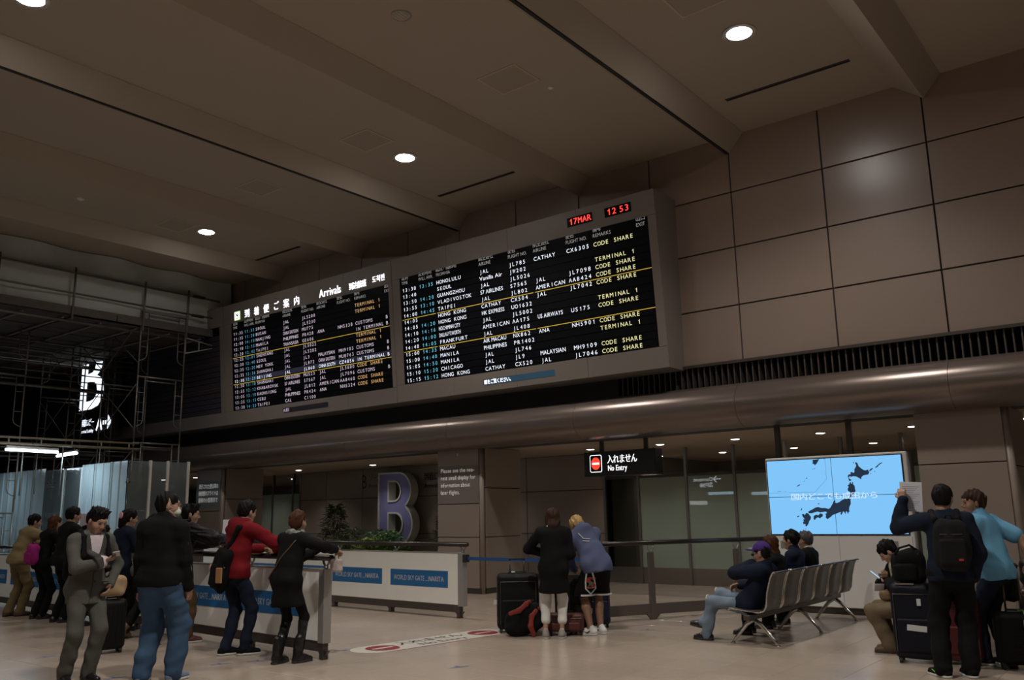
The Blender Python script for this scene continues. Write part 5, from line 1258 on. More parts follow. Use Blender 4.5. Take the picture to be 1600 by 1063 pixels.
MB().bbox(-.04, .03, -.05, .05, -.06, .06, .006).build('belt_cassette', M_black, t)
m = MB(); n = 12
a = []; 
for i in range(n+1): u = i/n; a += [(.03+u*2.0, u*.30, -.025-.05*u*(1-u)), (.03+u*2.0, u*.30, .025-.05*u*(1-u))]
for o in (0, .004): m.add([(p[0], p[1]+o, p[2]) for p in a], [(2*i, 2*i+2, 2*i+3, 2*i+1) for i in range(n)])
m.build('belt', mat('belt_blue', (.012, .07, .26), .6), t)
t = thing('belt_post', 'thin steel post ending the blue belt behind the couple', 'post', (-7.37, 10.97, 0)); MB().tube((0, 0, .02), (0, 0, .97), .03, n=14).build('pole', M_steel, t, smooth=True); MB().lathe([(.16, 0), (.16, .012), (.05, .03), (.03, .04)], n=24).build('base', M_dsteel, t)

# railing towards the display
A, B = V(-7.45, 10.98, 0), V(-5.78, 13.93, 0); L = float(np.linalg.norm(B-A)); dv = (B-A)/L
rz = math.atan2(dv[1], dv[0])
t = thing('guard_rail', 'dark metal guard rail running from the couple to the video wall', 'railing', tuple(A), rz)
MB().tube((0, 0, 1.13), (L, 0, 1.13), .036, n=14).build('hand_rail', M_rail, t, smooth=True)
M_post = mat('post_bronze', (.14, .115, .10), .4, metal=.5)
for k in (.04, 1.20, 2.78):
    m = MB(); m.bbox(k-.045, k+.045, -.035, .035, 0, .99, .008); m.prism([(-.13, .10), (.13, .10), (.04, 0), (-.04, 0)], lambda u, v, w_: (k+u, w_, v), -.03, .03); m.build('post', M_post, t)
    MB().path([(k-.055, 0, 1.10), (k-.05, 0, 1.05), (k-.025, 0, 1.005), (k, 0, .99), (k+.025, 0, 1.005), (k+.05, 0, 1.05), (k+.055, 0, 1.10)], .013, n=8).build('rail_bracket', M_steel, t, smooth=True)
MB().bbox(0, L, -.02, .02, .075, .23, .004).build('kick_rail', M_post, t)

# ================================================================== video wall with the map
t = thing('video_wall', 'white free-standing video wall showing a dark map on light blue', 'display', (-4.6, 13.9, 0))
M_vw = mat('video_housing', (.72, .70, .67), .45)
MB().bbox(-1.10, 1.10, .02, .42, .10, 2.42, .015).build('housing', M_vw, t); MB().box(-1.06, 1.06, .06, .40, 0, .10).build('plinth', M_dsteel, t)
MB().bbox(-1.07, -.002, 0, .03, .11, 1.17, .004).build('front_door', M_vw, t); MB().bbox(.002, 1.07, 0, .03, .11, 1.17, .004).build('front_door', M_vw, t)
for x in (-.86, .80): MB().bbox(x-.07, x+.07, -.004, .005, .98, 1.10, .002).build('vent_plate', M_alu, t)
for x in (-.94, .23): MB().bbox(x-.04, x+.04, .2, .28, 2.42, 3.0, .004).build('ceiling_strut', M_dsteel, t)
E_sky = emat('screen_blue', (.205, .54, .92), 1.02); E_map = emat('screen_navy', (.008, .022, .05), 1.0); E_txt = emat('screen_white', (.62, .80, .98), 1.0)
MB().box(-1.075, 1.045, -.006, .02, 1.19, 2.385).build('screen_bezel', M_black, t)
SX0, SX1, SZ0, SZ1 = -1.06, 1.03, 1.205, 2.37
hx, hz = (SX0+SX1)/2, (SZ0+SZ1)/2; scr = []
for a, b in ((SX0, hx-.004), (hx+.004, SX1)):
    for c, d in ((SZ0, hz-.004), (hz+.004, SZ1)):
        scr.append(MB().box(a, b, -.010, -.004, c, d).build('screen_panel', E_sky, t))
# traced in the picture of the screen (corner pixels of the enlarged view -> screen plane)
def hom():
    src = [(95, 398), (1070, 342), (1120, 938), (125, 942)]; dst = [(SX0, SZ1), (SX1, SZ1), (SX1, SZ0), (SX0, SZ0)]
    A_ = []; b_ = []
    for (x, y), (u, v) in zip(src, dst): A_ += [[x, y, 1, 0, 0, 0, -u*x, -u*y], [0, 0, 0, x, y, 1, -v*x, -v*y]]; b_ += [u, v]
    return np.append(np.linalg.solve(np.array(A_), np.array(b_)), 1).reshape(3, 3)
HM = hom()
def sp(x, y): q = HM@V(x, y, 1); return q[0]/q[2], q[1]/q[2]
ISL = [
 [(745,398),(757,408),(765,430),(785,448),(800,458),(815,462),(832,455),(842,475),(836,492),(815,496),(798,500),(785,512),(781,530),(765,518),(745,508),(725,505),(710,512),(700,505),(692,512),(697,525),(712,532),(705,542),(692,540),(690,520),(684,508),(690,494),(708,490),(703,478),(715,474),(728,482),(735,470),(733,455),(742,440),(748,425),(740,408)],
 [(700,552),(708,548),(706,562),(716,560),(716,548),(724,552),(722,566),(734,578),(736,600),(740,618),(728,635),(718,645),(722,662),(704,665),(702,690),(704,712),(692,738),(690,760),(694,772),(684,776),(686,790),(678,782),(672,768),(664,775),(668,790),(660,785),(654,774),(646,770),(642,782),(632,798),(626,790),(632,775),(610,782),(590,790),(570,798),(560,808),(545,820),(530,830),(518,815),(522,800),(515,792),(530,780),(518,772),(500,775),(480,778),(460,772),(440,778),(420,785),(398,785),(390,775),(405,765),(425,755),(445,742),(465,738),(490,745),(515,745),(540,752),(552,745),(562,728),(572,710),(580,690),(592,688),(590,705),(602,708),(620,700),(640,685),(660,676),(680,676),(695,668),(700,650),(706,630),(684,615),(682,600),(690,588),(682,575),(692,568)],
 [(432,805),(450,795),(465,800),(480,785),(498,792),(498,808),(485,815),(478,825),(462,815),(450,822),(438,838),(430,825)],
 [(345,795),(360,790),(365,800),(378,782),(392,786),(402,800),(412,812),(408,832),(398,845),(392,865),(378,885),(368,878),(372,865),(356,868),(352,850),(362,845),(352,835),(365,828),(352,812)],
 [(430,385),(480,378),(468,398),(458,415),(445,425),(440,412),(430,418),(432,398)],
 [(842,462),(850,452),(866,443),(870,450),(856,460),(846,470)],[(885,438),(900,425),(918,408),(938,400),(936,406),(915,420),(905,432),(890,444)],
 [(314,582),(325,572),(338,568),(336,574),(322,582),(316,588)],[(362,545),(370,538),(366,548)],[(376,524),(388,516),(392,522),(382,526)],[(336,762),(346,745),(348,756),(340,768)],[(310,810),(325,802),(328,808),(314,816)],[(350,910),(358,908),(356,916)],[(365,908),(374,898),(374,906)],[(462,712),(475,710),(470,720)],[(172,622),(180,618),(178,626)],[(184,622),(194,618),(190,626)],[(428,452),(434,450),(432,460)],[(440,452),(448,442),(446,454)],[(508,372),(520,374),(518,380)],[(722,398),(732,402),(728,412)],[(848,485),(856,480),(852,490)],[(878,466),(886,466),(880,474)],[(225,618),(231,618),(228,624)]]
import bmesh
mm = MB()
for isl in ISL:
    bm = bmesh.new(); pts = [sp(*p) for p in isl]
    vs = [bm.verts.new((p[0], -.012, p[1])) for p in pts]
    for i in range(len(vs)): bm.edges.new((vs[i], vs[(i+1) % len(vs)]))
    bmesh.ops.triangle_fill(bm, use_beauty=True, use_dissolve=False, edges=bm.edges[:], normal=(0, -1, 0)); bm.verts.index_update()
    mm.add([tuple(v.co) for v in bm.verts], [tuple(v.index for v in f.verts) for f in bm.faces]); bm.free()
mm.build('map_islands', E_map, scr[0])
m = MB()
def line(m, pts, w_):
    for (a, b) in zip(pts, pts[1:]):
        (x0, z0), (x1, z1) = sp(*a), sp(*b); d = nrm([x1-x0, z1-z0]); p = (-d[1]*w_, d[0]*w_)
        m.add([(x0-p[0], -.012, z0-p[1]), (x1-p[0], -.012, z1-p[1]), (x1+p[0], -.012, z1+p[1]), (x0+p[0], -.012, z0+p[1])], [(0,1,2,3)])
line(m, [(520, 378), (530, 528), (445, 625), (110, 636)], .0022); m.build('inset_outline', emat('screen_line', (.07, .2, .34), 1.0), scr[0])
m = MB(); x0, z0 = sp(268, 690); x1, z1 = sp(905, 665)
text(m, '国内どこでも成田から', lambda u, v: (u, -.0135, v), x0, z0+.012, .078, width=x1-x0, bold=.02); m.build('screen_caption', E_txt, scr[0])

# ================================================================== benches
M_perf = mat('bench_mesh_steel', (.13, .127, .12), .42, metal=.5, bump=.05, bscale=300); M_chrome = mat('bench_chrome', (.55, .54, .52), .18, metal=1.0)
def bench(loc, nseats, lab):
    t = thing('waiting_bench', lab, 'bench', loc, pi/2)                # local: forward +y, seats along +x ... world forward is -x
    W = .535
    # after rotation by 90 deg local +x runs to world +y and local +y to world -x
    prof = [(.30, .405), (.26, .428), (.16, .425), (.02, .405), (-.10, .395), (-.165, .415), (-.20, .47), (-.215, .56), (-.225, .63), (-.25, .72), (-.275, .80), (-.30, .85), (-.325, .868), (-.345, .862)]
    for i in range(nseats):
        m = MB(); x0, x1 = i*W+.035, (i+1)*W-.035; n = len(prof)
        vs = [(x0, y, z) for y, z in prof]+[(x1, y, z) for y, z in prof]+[(x0, y-.004, z-.012) for y, z in prof]+[(x1, y-.004, z-.012) for y, z in prof]
        fs = [(j, j+1, n+j+1, n+j) for j in range(n-1)]+[(2*n+j, 3*n+j, 3*n+j+1, 2*n+j+1) for j in range(n-1)]+[(j, 2*n+j, 2*n+j+1, j+1) for j in range(n-1)]+[(n+j, n+j+1, 3*n+j+1, 3*n+j) for j in range(n-1)]
        m.add(vs, fs); m.build('seat_shell', M_perf, t, smooth=True)
        for x in (x0-.008, x1+.008): MB().path([(x, y-.002, z-.004) for y, z in prof], .012, n=8).build('side_rail', M_chrome, t, smooth=True)
    MB().bbox(-.05, nseats*W+.05, -.02, .06, .30, .36, .006).build('beam', M_dsteel, t)
    for i in range(nseats): MB().bbox(i*W+.20, i*W+.34, -.03, .07, .355, .40, .004).build('seat_bracket', M_steel, t)
    for x in [.15, nseats*W/2, nseats*W-.15]:
        m = MB()
        for sg, fy in ((1, .30), (-1, -.27)):
            m.path([(x, .02, .30), (x, .02+sg*.09, .24), (x, fy*.85, .07), (x, fy, .012)], [.03, .028, .02, .018], n=8); m.lathe([(.026, 0), (.026, .015), (.012, .022)], (x, fy, 0), n=12)
        m.build('leg', M_chrome, t, smooth=True)
    return t
bench((-4.52, 10.22, 0), 6, 'row of six steel mesh seats with the capped man on its near end')
bench((-2.62, 10.36, 0), 6, 'row of steel seats hidden behind the standing men and their suitcases')

# ================================================================== luggage
def suitcase(name, lab, loc, rz, size, m, handle=0.0, ribs=0, m2=None, tilt=0.0, soft=True, label_tags=(), group=None):
    t = thing(name, lab, 'suitcase', loc, rz, group); w_, d_, h_ = size; t.rotation_euler = (tilt, 0, rz)
    q = SDF(); q.box((0, 0, h_/2+.045), (w_/2, d_/2, h_/2), rnd=min(w_, d_)*(.20 if soft else .28)); 
    if soft: q.noise(.004, 20, 2)
    blob('shell', q, m, t, .012)
    for sx in (-1, 1):
        for sy in (-1, 1):
            k = MB(); k.tube((sx*(w_/2-.05)-.014, sy*(d_/2-.05), .028), (sx*(w_/2-.05)+.014, sy*(d_/2-.05), .028), .028, n=14); k.box(sx*(w_/2-.05)-.02, sx*(w_/2-.05)+.02, sy*(d_/2-.05)-.02, sy*(d_/2-.05)+.02, .035, .07); k.build('wheel', M_soled, t)
    MB().path([(-w_*.2, 0, h_+.04), (-w_*.2, 0, h_+.065), (w_*.2, 0, h_+.065), (w_*.2, 0, h_+.04)], .011).build('top_handle', m2 or M_black, t, smooth=True)
    if handle:
        z = h_+.04; y = d_*.33
        k = MB()
        for sx in (-1, 1): k.tube((sx*w_*.17, y, z), (sx*w_*.17, y, z+handle), .010, n=8)
        k.build('pull_rods', M_dsteel, t, smooth=True); MB().path([(-w_*.19, y, z+handle), (-w_*.15, y, z+handle+.02), (w_*.15, y, z+handle+.02), (w_*.19, y, z+handle)], .017).build('pull_grip', M_black, t, smooth=True)
    if soft:
        for zz in (.32,): 
            q = SDF(); q.box((0, -d_/2, h_*zz+.045), (w_*.40, .022, h_*.22), rnd=.02); blob('front_pocket', q, m, t, .011)
        MB().path([(-w_*.42, -d_/2-.004, .12), (-w_*.42, -d_/2-.004, h_*.92), (w_*.42, -d_/2-.004, h_*.92), (w_*.42, -d_/2-.004, .12)], .006).build('piping', m2 or M_dsteel, t)
    for i in range(ribs):
        x = -w_/2+.05+(w_-.1)*i/max(ribs-1, 1); MB().bbox(x-.012, x+.012, -d_/2-.006, -d_/2+.01, .12, h_-.02, .004).build('rib', m, t)
    return t
N_blk = mat('luggage_black', (.006, .006, .0065), .5, bump=.15, bscale=160, spec=.2); N_nav = mat('luggage_navy', (.006, .007, .013), .5, bump=.15, bscale=160, spec=.2); N_red = mat('luggage_maroon', (.085, .018, .015), .5, bump=.1, bscale=160); N_cream = mat('luggage_cream', (.46, .40, .28), .4); N_brn = mat('luggage_bronze', (.09, .05, .045), .35)
N_dred = mat('luggage_dark_red', (.075, .006, .010), .5); N_strap = mat('strap_red', (.22, .025, .018), .7); M_tag = mat('tag_white', (.55, .57, .56), .6)
def flat(name, par, loc, size, m, rotd=(0, 0, 0)):
    o = MB().bbox(-size[0]/2, size[0]/2, -size[1]/2, size[1]/2, -size[2]/2, size[2]/2, min(size)*.2).build(name, m, par); o.location = loc; o.rotation_euler = rotd; return o
vz = lambda x, y: math.atan2(-x, y)      # rotation that turns a front (-y) towards the camera
t = suitcase('suitcase', 'large black soft suitcase with raised handle left of the couple', (-7.76, 9.86, 0), vz(-7.7, 9.86)+.05, (.58, .32, .74), N_blk, handle=.18)
flat('airline_tag', t, (-.25, .0, .42), (.02, .05, .09), M_tag); flat('red_ribbon', t, (-.262, -.02, .33), (.012, .03, .16), N_strap); flat('luggage_label', t, (-.30, .0, .40), (.07, .01, .06), M_tag)
flat('handle_label', t, (-.06, -.05, .805), (.05, .08, .012), M_tag)
P = (-7.42, 9.58, .20)
t = thing('backpack', 'black and red backpack lying against the large suitcase', 'backpack', P, vz(*P[:2]))
q = SDF(); q.box((0, 0, 0), (.24, .11, .18), rnd=.09, R=rot('Y', -.35)); q.ell((-.14, 0, -.08), (.13, .11, .11), k=.06); q.noise(.012, 22, 5); blob('bag_body', q, C_black, t, .012)
for pts in ([(-.19, -.10, .10), (-.08, -.135, .14), (.02, -.12, .22), (.06, -.06, .24)], [(.17, -.08, .15), (.09, -.15, .07), (.07, -.15, -.06), (.11, -.12, -.17)]):
    q = SDF()
    for a, b in zip(pts, pts[1:]): q.cap(a, b, .034, front=(0, 1, .3), flat=.4, k=.02)
    blob('red_strap', q, N_strap, t, .009)
suitcase('suitcase', 'maroon suitcase lying low behind the legs of the woman in white trousers', (-7.02, 9.95, 0), vz(-7, 9.95), (.50, .24, .24), N_red, soft=True)
t = suitcase('suitcase', 'black upright suitcase just behind the woman in the long coat', (-7.22, 10.28, 0), vz(-7.2, 10.3), (.34, .26, .60), N_blk); 
t = suitcase('suitcase', 'black suitcase with airline tags between the couple', (-6.98, 10.22, 0), vz(-6.9, 10.2)+.1, (.34, .26, .64), N_blk)
flat('airline_tag', t, (.10, -.14, .30), (.13, .012, .07), M_tag, (0, .1, 0)); flat('luggage_label', t, (.03, -.15, .44), (.02, .01, .12), M_tag)
suitcase('suitcase', 'navy suitcase standing behind the person in basketball shorts', (-7.06, 10.86, 0), vz(-6.6, 10.6), (.30, .24, .60), mat('luggage_blue', (.015, .02, .06), .5))
t = suitcase('suitcase', 'black carry-on with a tan bag on top behind the man in the suit', (-10.98, 5.72, 0), vz(-11, 5.7)+.25, (.33, .22, .60), N_blk, soft=False, ribs=5)
q = SDF(); q.box((0, 0, .12), (.15, .10, .12), rnd=.06); q.noise(.014, 22, 8)
t = thing('cloth_bag', 'crumpled tan bag lying on the carry-on behind the suit', 'bag', (-10.98, 5.72, .69), vz(-11, 5.7)); blob('bag_body', q, cloth('bag_tan', (.36, .25, .15)), t, .011); MB().path([(-.06, 0, .2), (-.03, 0, .27), (.03, 0, .27), (.06, 0, .2)], .009).build('bag_handle', MATS['bag_tan'], t, smooth=True)
t = suitcase('suitcase', 'tall navy suitcase beside the man raising the paper', (-2.62, 10.12, 0), vz(-2.6, 10.1)-.1, (.44, .30, .76), N_nav)
flat('airline_tag', t, (.02, -.17, .36), (.19, .012, .06), M_tag, (0, .08, 0)); flat('luggage_label', t, (.06, -.16, .62), (.04, .01, .07), M_tag); flat('metal_trim', t, (-.06, -.10, .80), (.18, .10, .02), M_steel)
t = thing('backpack', 'bulky black backpack resting on top of the tall navy suitcase', 'backpack', (-2.66, 10.12, .80), vz(-2.6, 10.1))
q = SDF(); q.box((.03, 0, .16), (.17, .12, .15), rnd=.09, R=rot('Y', .1)); q.ell((.06, -.03, .27), (.11, .10, .09), k=.06); q.noise(.014, 22, 9); blob('bag_body', q, C_black, t, .012)
q = SDF(); q.box((-.02, -.13, .12), (.12, .04, .09), rnd=.04); q.noise(.006, 30, 2); blob('pocket', q, C_black, t, .01); flat('buckle', t, (.10, -.11, .30), (.05, .012, .02), M_steel); MB().path([(-.1, -.1, .3), (-.05, -.14, .37), (.05, -.12, .40), (.12, -.05, .34)], .012).build('strap', MATS['nylon_black'], t, smooth=True)
suitcase('suitcase', 'dark red suitcase half hidden behind the legs of the man in navy', (-2.26, 10.22, 0), vz(-2.3, 10.2), (.46, .26, .64), N_dred)
hz_ = POLO_HAND
t = suitcase('suitcase', 'black ribbed carry-on with a green tag under the hand of the man in the polo', (-1.70, 10.22, 0), vz(-1.7, 10.2)+.1, (.42, .26, .50), N_blk, handle=.44, soft=False, ribs=0)
for i in range(4): MB().bbox(-.04, .19, -.142, -.125, .16+.07*i, .175+.07*i, .003).build('rib', N_blk, t)
MB().path([(.02, 0, .56), (.06, -.12, .57), (.07, -.16, .50)], .006).build('green_string', mat('string_green', (.12, .5, .08), .7), t); flat('luggage_label', t, (.08, -.165, .43), (.07, .008, .11), mat('tag_blue_grey', (.35, .45, .5), .6))
suitcase('suitcase', 'bronze hard-shell suitcase cut by the right edge of the picture', (-1.52, 10.75, 0), vz(-1.5, 10.7), (.44, .26, .70), N_brn, handle=.10, soft=False, ribs=5)
t = thing('travel_bag', 'dark brown bag on top of the bronze suitcase at the right edge', 'bag', (-1.52, 10.75, .76), vz(-1.5, 10.7)); q = SDF(); q.box((0, 0, .15), (.18, .12, .15), rnd=.09); q.noise(.012, 20, 3); blob('bag_body', q, mat('bag_dark_brown', (.03, .016, .014), .6), t, .012); MB().path([(-.08, 0, .28), (-.04, 0, .36), (.04, 0, .36), (.08, 0, .28)], .01).build('bag_handle', N_blk, t, smooth=True)

# ================================================================== plants before the letter wall
M_leafd = mat('leaf_dark', (.050, .070, .030), .5, noise=.4, nscale=9); M_leafg = mat('leaf_green', (.07, .22, .02), .45, noise=.4, nscale=9); M_leafy = mat('leaf_lime', (.22, .36, .02), .45, noise=.3, nscale=9); M_bark = mat('bark', (.06, .045, .03), .9)
def plant(lab, loc, w_, h_, n, leaf, m, seed, shape='cone', label_cat='plant', stems=5, droop=.4):
    rr = random.Random(seed); t = thing('potted_plant', lab, 'plant', loc)
    MB().lathe([(.16, 0), (.20, .30), (.21, .32), (.18, .32), (.17, .28)], n=18).build('pot', mat('pot_grey', (.12, .11, .10), .7), t)
    st = MB(); lf = MB()
    for k in range(stems):
        a = 2*pi*k/stems+rr.random(); r = rr.uniform(.1, .9)*w_*.25; top = (math.cos(a)*r, math.sin(a)*r, h_*rr.uniform(.72, .97))
        st.path([(math.cos(a)*.05, math.sin(a)*.05, .28), (top[0]*.5, top[1]*.5, h_*.5), top], [.012, .008, .004], n=6)
    for k in range(n):
        z = .34+(h_-.34)*rr.random()**.85; f = (z-.30)/(h_-.30)
        R0 = w_/2*((1-f*.88) if shape == 'cone' else math.sqrt(max(.05, 1-(2*f-.9)**2*.8)))
        a = rr.uniform(0, 2*pi); r = R0*math.sqrt(rr.random())
        c = V(r*math.cos(a), r*math.sin(a), z); dr = nrm(V(math.cos(a)+rr.gauss(0, .4), math.sin(a)+rr.gauss(0, .4), rr.uniform(-droop, .5)))
        up = nrm(np.cross(np.cross(dr, V(0, 0, 1)), dr)+V(rr.gauss(0, .3), rr.gauss(0, .3), 0)); sd = nrm(np.cross(dr, up)); L_ = leaf[0]*rr.uniform(.7, 1.2); b = leaf[1]*rr.uniform(.8, 1.2)
        lf.add([c, c+dr*L_*.45+sd*b-up*.004, c+dr*L_+up*-.02, c+dr*L_*.45-sd*b-up*.004, c+dr*L_*.45+up*.012], [(0, 1, 4), (1, 2, 4), (2, 3, 4), (3, 0, 4)])
    st.build('stems', M_bark, t, smooth=True); tag(lf.build('foliage', m, t), kind='stuff'); return t
PY_ = 16.7
plant('tall dark bamboo-like plant left of the big B', (-19.75, PY_, .0), 1.45, 1.95, 900, (.23, .017), M_leafd, 1, stems=9, droop=.9)
plant('dark shrub in front of the tall plant, left of the big B', (-18.75, PY_-.2, .0), .95, 1.32, 800, (.10, .02), M_leafd, 2, 'round')
plant('mid green shrub under the left edge of the big B', (-18.15, PY_+.1, .0), .75, 1.25, 600, (.10, .026), mat('leaf_mid', (.045, .10, .025), .5, noise=.4), 3, 'round')
plant('bright green leafy shrub at the foot of the big B', (-17.25, PY_-.25, .0), 1.0, 1.22, 900, (.10, .03), M_leafg, 4, 'round')
plant('low lime-leaved plant between the shrubs by the big B', (-17.75, PY_-.5, .0), .9, 1.05, 420, (.12, .03), M_leafy, 5, 'round')
plant('low lime-green plant beneath the tall bamboo-like plant', (-18.9, PY_-.7, .0), .8, 1.0, 350, (.10, .028), M_leafg, 6, 'round')
plant('dark upright plant between the big B and the column', (-15.55, PY_+.1, .0), 1.0, 1.68, 700, (.21, .016), M_leafd, 7, stems=8, droop=.9)
rr = random.Random(5)
for i, (c, nm) in enumerate((((.5, .35, .03), 'yellow'), ((.45, .05, .10), 'pink'), ((.45, .22, .02), 'orange'), ((.5, .4, .05), 'pale yellow'))):
    x = -22.6+.55*i; t = thing('flower_pot', 'small %s flowers glimpsed under the rail beside the red sweatshirt' % nm, 'flowers', (x, 16.4+.1*(i % 2), 0))
    MB().lathe([(.16, 0), (.20, .62), (.17, .62), (.16, .55)], n=16).build('pot', MATS['pot_grey'], t)
    m = MB()
    for k in range(70): p = V(rr.gauss(0, .1), rr.gauss(0, .1), .66+abs(rr.gauss(0, .08))); d = nrm(V(rr.gauss(0, 1), rr.gauss(0, 1), .6)); sd = nrm(np.cross(d, V(0, 0, 1)))*.02; m.add([p, p+d*.06+sd, p+d*.11, p+d*.06-sd], [(0, 1, 2, 3)])
    tag(m.build('leaves', M_leafg, t), kind='stuff')
    q = SDF()
    for k in range(6): q.ell((rr.gauss(0, .08), rr.gauss(0, .08), .78+rr.uniform(-.03, .08)), (.05, .05, .04), k=.01)
    q.noise(.012, 60, i); blob('blossoms', q, mat('petal_'+nm.replace(' ', '_'), c, .7), t, .014)

# ================================================================== marks on the floor
fw, fd = mat('decal_white', (.58, .55, .50), .35), mat('decal_red', (.26, .02, .03), .35)
t = thing('floor_decal', 'white no entry floor sticker with red discs leading to the black suitcase', 'sticker', (-8.20, 8.66, .001), math.atan2(1.0, .10))
hl, hw = 1.28, .29
m = MB(); rrect(m, lambda u, v: (u, v, .0012), -hl, hl, -hw, hw, hw*.98, 12); bs = m.build('decal_sheet', fw, t)
m = MB(); rrect(m, lambda u, v: (u, v, .0009), -hl+.3, hl-.1, -hw-.018, -hw+.05, .02, 3); m.build('red_edge', fd, t)
for cx_ in (-.86, .86):
    m = MB(); m.mat(0).add([(cx_+.215*math.cos(2*pi*i/28), .215*math.sin(2*pi*i/28), .0022) for i in range(28)], [tuple(range(28))]); m.mat(1).add([(cx_-.15, -.035, .003), (cx_+.15, -.035, .003), (cx_+.15, .035, .003), (cx_-.15, .035, .003)], [(0,1,2,3)]); m.build('no_entry_disc', [fd, fw], t)
m = MB(); text(m, '入れません', lambda u, v: (u, v, .0022), -.56, .03, .17, width=1.1, bold=.02); text(m, 'No Entry', lambda u, v: (u, v, .0022), -.38, -.20, .14, width=.8, bold=.02); m.build('decal_text', M_black, t)
M_tape = mat('tape_blue', (.04, .08, .22), .5)
for (x, y, a, lab) in ((-8.57, 7.41, .3, 'small blue tape mark on the floor by the near barrier end'), (-6.56, 7.3, 1.2, 'small blue tape mark on the bare floor at the bottom centre'), (-6.32, 10.9, .5, 'small blue tape mark on the floor beside the basketball shorts'), (-11.34, 5.13, 1.5, 'small blue tape mark on the floor left of the grey suit'), (-9.19, 4.88, 1.4, 'small blue tape mark between the suit and the jeans'), (-9.0, 6.0, 1.3, 'blue tape mark on the floor below the red sweatshirt'), (-8.81, 6.35, .9, 'blue tape mark on the floor nearest the boots')):
    t = thing('floor_tape', lab, 'tape', (x, y, .0006), a); m = MB(); m.box(-.11, .11, -.014, .014, 0, .001); m.box(-.014, .014, .014, .09, 0, .001); m.build('tape_strip', M_tape, t)
# ================================================================== building site at the left: scaffold, deck, sheets, hoarding
M_scaf = mat('scaffold_tube', (.16, .145, .125), .45, metal=.5, noise=.3, nscale=5); M_plank = mat('scaffold_plank', (.060, .052, .044), .8, noise=.5, nscale=4); M_sheet = mat('dust_sheet', (.48, .50, .48), .7, noise=.1, nscale=1.5)
SX = -21.0
# scaffold deck seen from below
t = thing('scaffold_deck', 'dark scaffold deck of planks hanging under the hall ceiling at the left', 'scaffold', (SX, 8, 6.5))
pl = MB().bbox(-.235, .235, -.88, .88, -.02, .025, .004).mesh(M_plank, name='plank')
rr = random.Random(11)
for i in range(26):
    for j in range(7): obj('plank', pl, t, (-.28-.5*i+rr.uniform(-.012, .012), -6.80+1.83*j, rr.uniform(-.015, .015)))
for j in range(15): MB().tube((0, -7.0+.915*j, -.07), (-13, -7.0+.915*j, -.07), .028, n=8).build('ledger', M_scaf, t, smooth=True)
for i in range(5): MB().tube((-3.0*i-.05, -7.2, -.13), (-3.0*i-.05, 5.0, -.13), .028, n=8).build('bearer', M_scaf, t, smooth=True)
for j in range(4): MB().bbox(.0, .03, -5.7+2.75*j, -2.97+2.75*j, .04, .24, .004).build('toe_board', mat('toe_board', (.10, .085, .075), .7, noise=.3), t)
t = thing('guard_railing', 'two-rail scaffold guard railing along the edge of the deck', 'railing', (SX+.06, 8, 6.4))
for y in (2.2, 4.0, 5.9, 7.7, 9.42, 11.22, 12.45): MB().tube((0, y-8, 0), (0, y-8, 1.30), .027, n=10).build('post', M_scaf, t, smooth=True)
for z in (.65, 1.16): MB().tube((0, -6.5, z), (0, 5.4, z), .024, n=10).build('rail', M_scaf, t, smooth=True)
for y, z in ((4.75, .64), (4.75, 1.17)): MB().bbox(-.03, .03, y-.18, y+.18, z-.035, z+.035, .008).build('clamp', M_black, t)
def sheet(lab, x, y0, y1, z0, z1, seed, n=60, k=14, curve=.0):
    rr = random.Random(seed); ph = [(rr.uniform(.8, 4.5), rr.uniform(-2.5, 2.5), rr.uniform(0, 6), rr.uniform(.01, .035)) for _ in range(7)]
    vs = []; fs = []
    for i in range(n+1):
        for j in range(k+1):
            y = y0+(y1-y0)*i/n; v = j/k; z = z0+(z1-z0)*v
            d = sum(a*math.sin(f*y+g*z+p) for f, g, p, a in ph)+.05*abs(math.sin(1.7*y+2.2*z))**3
            vs.append((d+curve*(v-1)**2, y-y0, z-z0+.03*math.sin(1.1*y)*(1-v)))
    for i in range(n):
        for j in range(k): a = i*(k+1)+j; fs.append((a, a+1, a+k+2, a+k+1))
    t = thing('dust_sheet', lab, 'sheet', (x, y0, z0)); m = MB(); m.add(vs, fs); m.add([(p[0]-.006, p[1], p[2]) for p in vs], [f[::-1] for f in fs]); m.build('cloth', M_sheet, t, smooth=True); return t
sheet('grey dust sheet hanging from the ceiling above the scaffold deck', SX-.25, 1.0, 13.9, 7.35, 8.22, 3)
sheet('paler dust sheet stretched behind the guard railing of the deck', SX-.12, 1.0, 13.35, 6.72, 7.62, 9)
# tower of portal frames
fr = MB(); w_ = 1.25; h_ = 1.69
fr.tube((0, 0, 0), (0, 0, h_), .021, n=8); fr.tube((0, w_, 0), (0, w_, h_), .021, n=8); fr.tube((0, 0, h_-.03), (0, w_, h_-.03), .021, n=8)
fr.path([(0, .20, h_-.03), (0, .20, .55), (0, .17, .46), (0, .08, .40), (0, 0, .38)], .014, n=6); fr.path([(0, w_-.20, h_-.03), (0, w_-.20, .55), (0, w_-.17, .46), (0, w_-.08, .40), (0, w_, .38)], .014, n=6); fr.tube((0, .20, h_-.13), (0, w_-.20, h_-.13), .016, n=6)
for z in (.75, 1.25): fr.tube((0, 0, z), (0, .2, z), .011, n=6); fr.tube((0, w_-.2, z), (0, w_, z), .011, n=6)
fme = fr.mesh(M_scaf, True, 'portal_frame'); brace = MB().tube((0, 0, .3), (-1.83, 0, 1.5), .012, n=6).tube((0, 0, 1.5), (-1.83, 0, .3), .012, n=6).mesh(M_scaf, True, 'cross_brace')
names = {0: 'near', 1: 'second', 2: 'third', 3: 'fourth'}
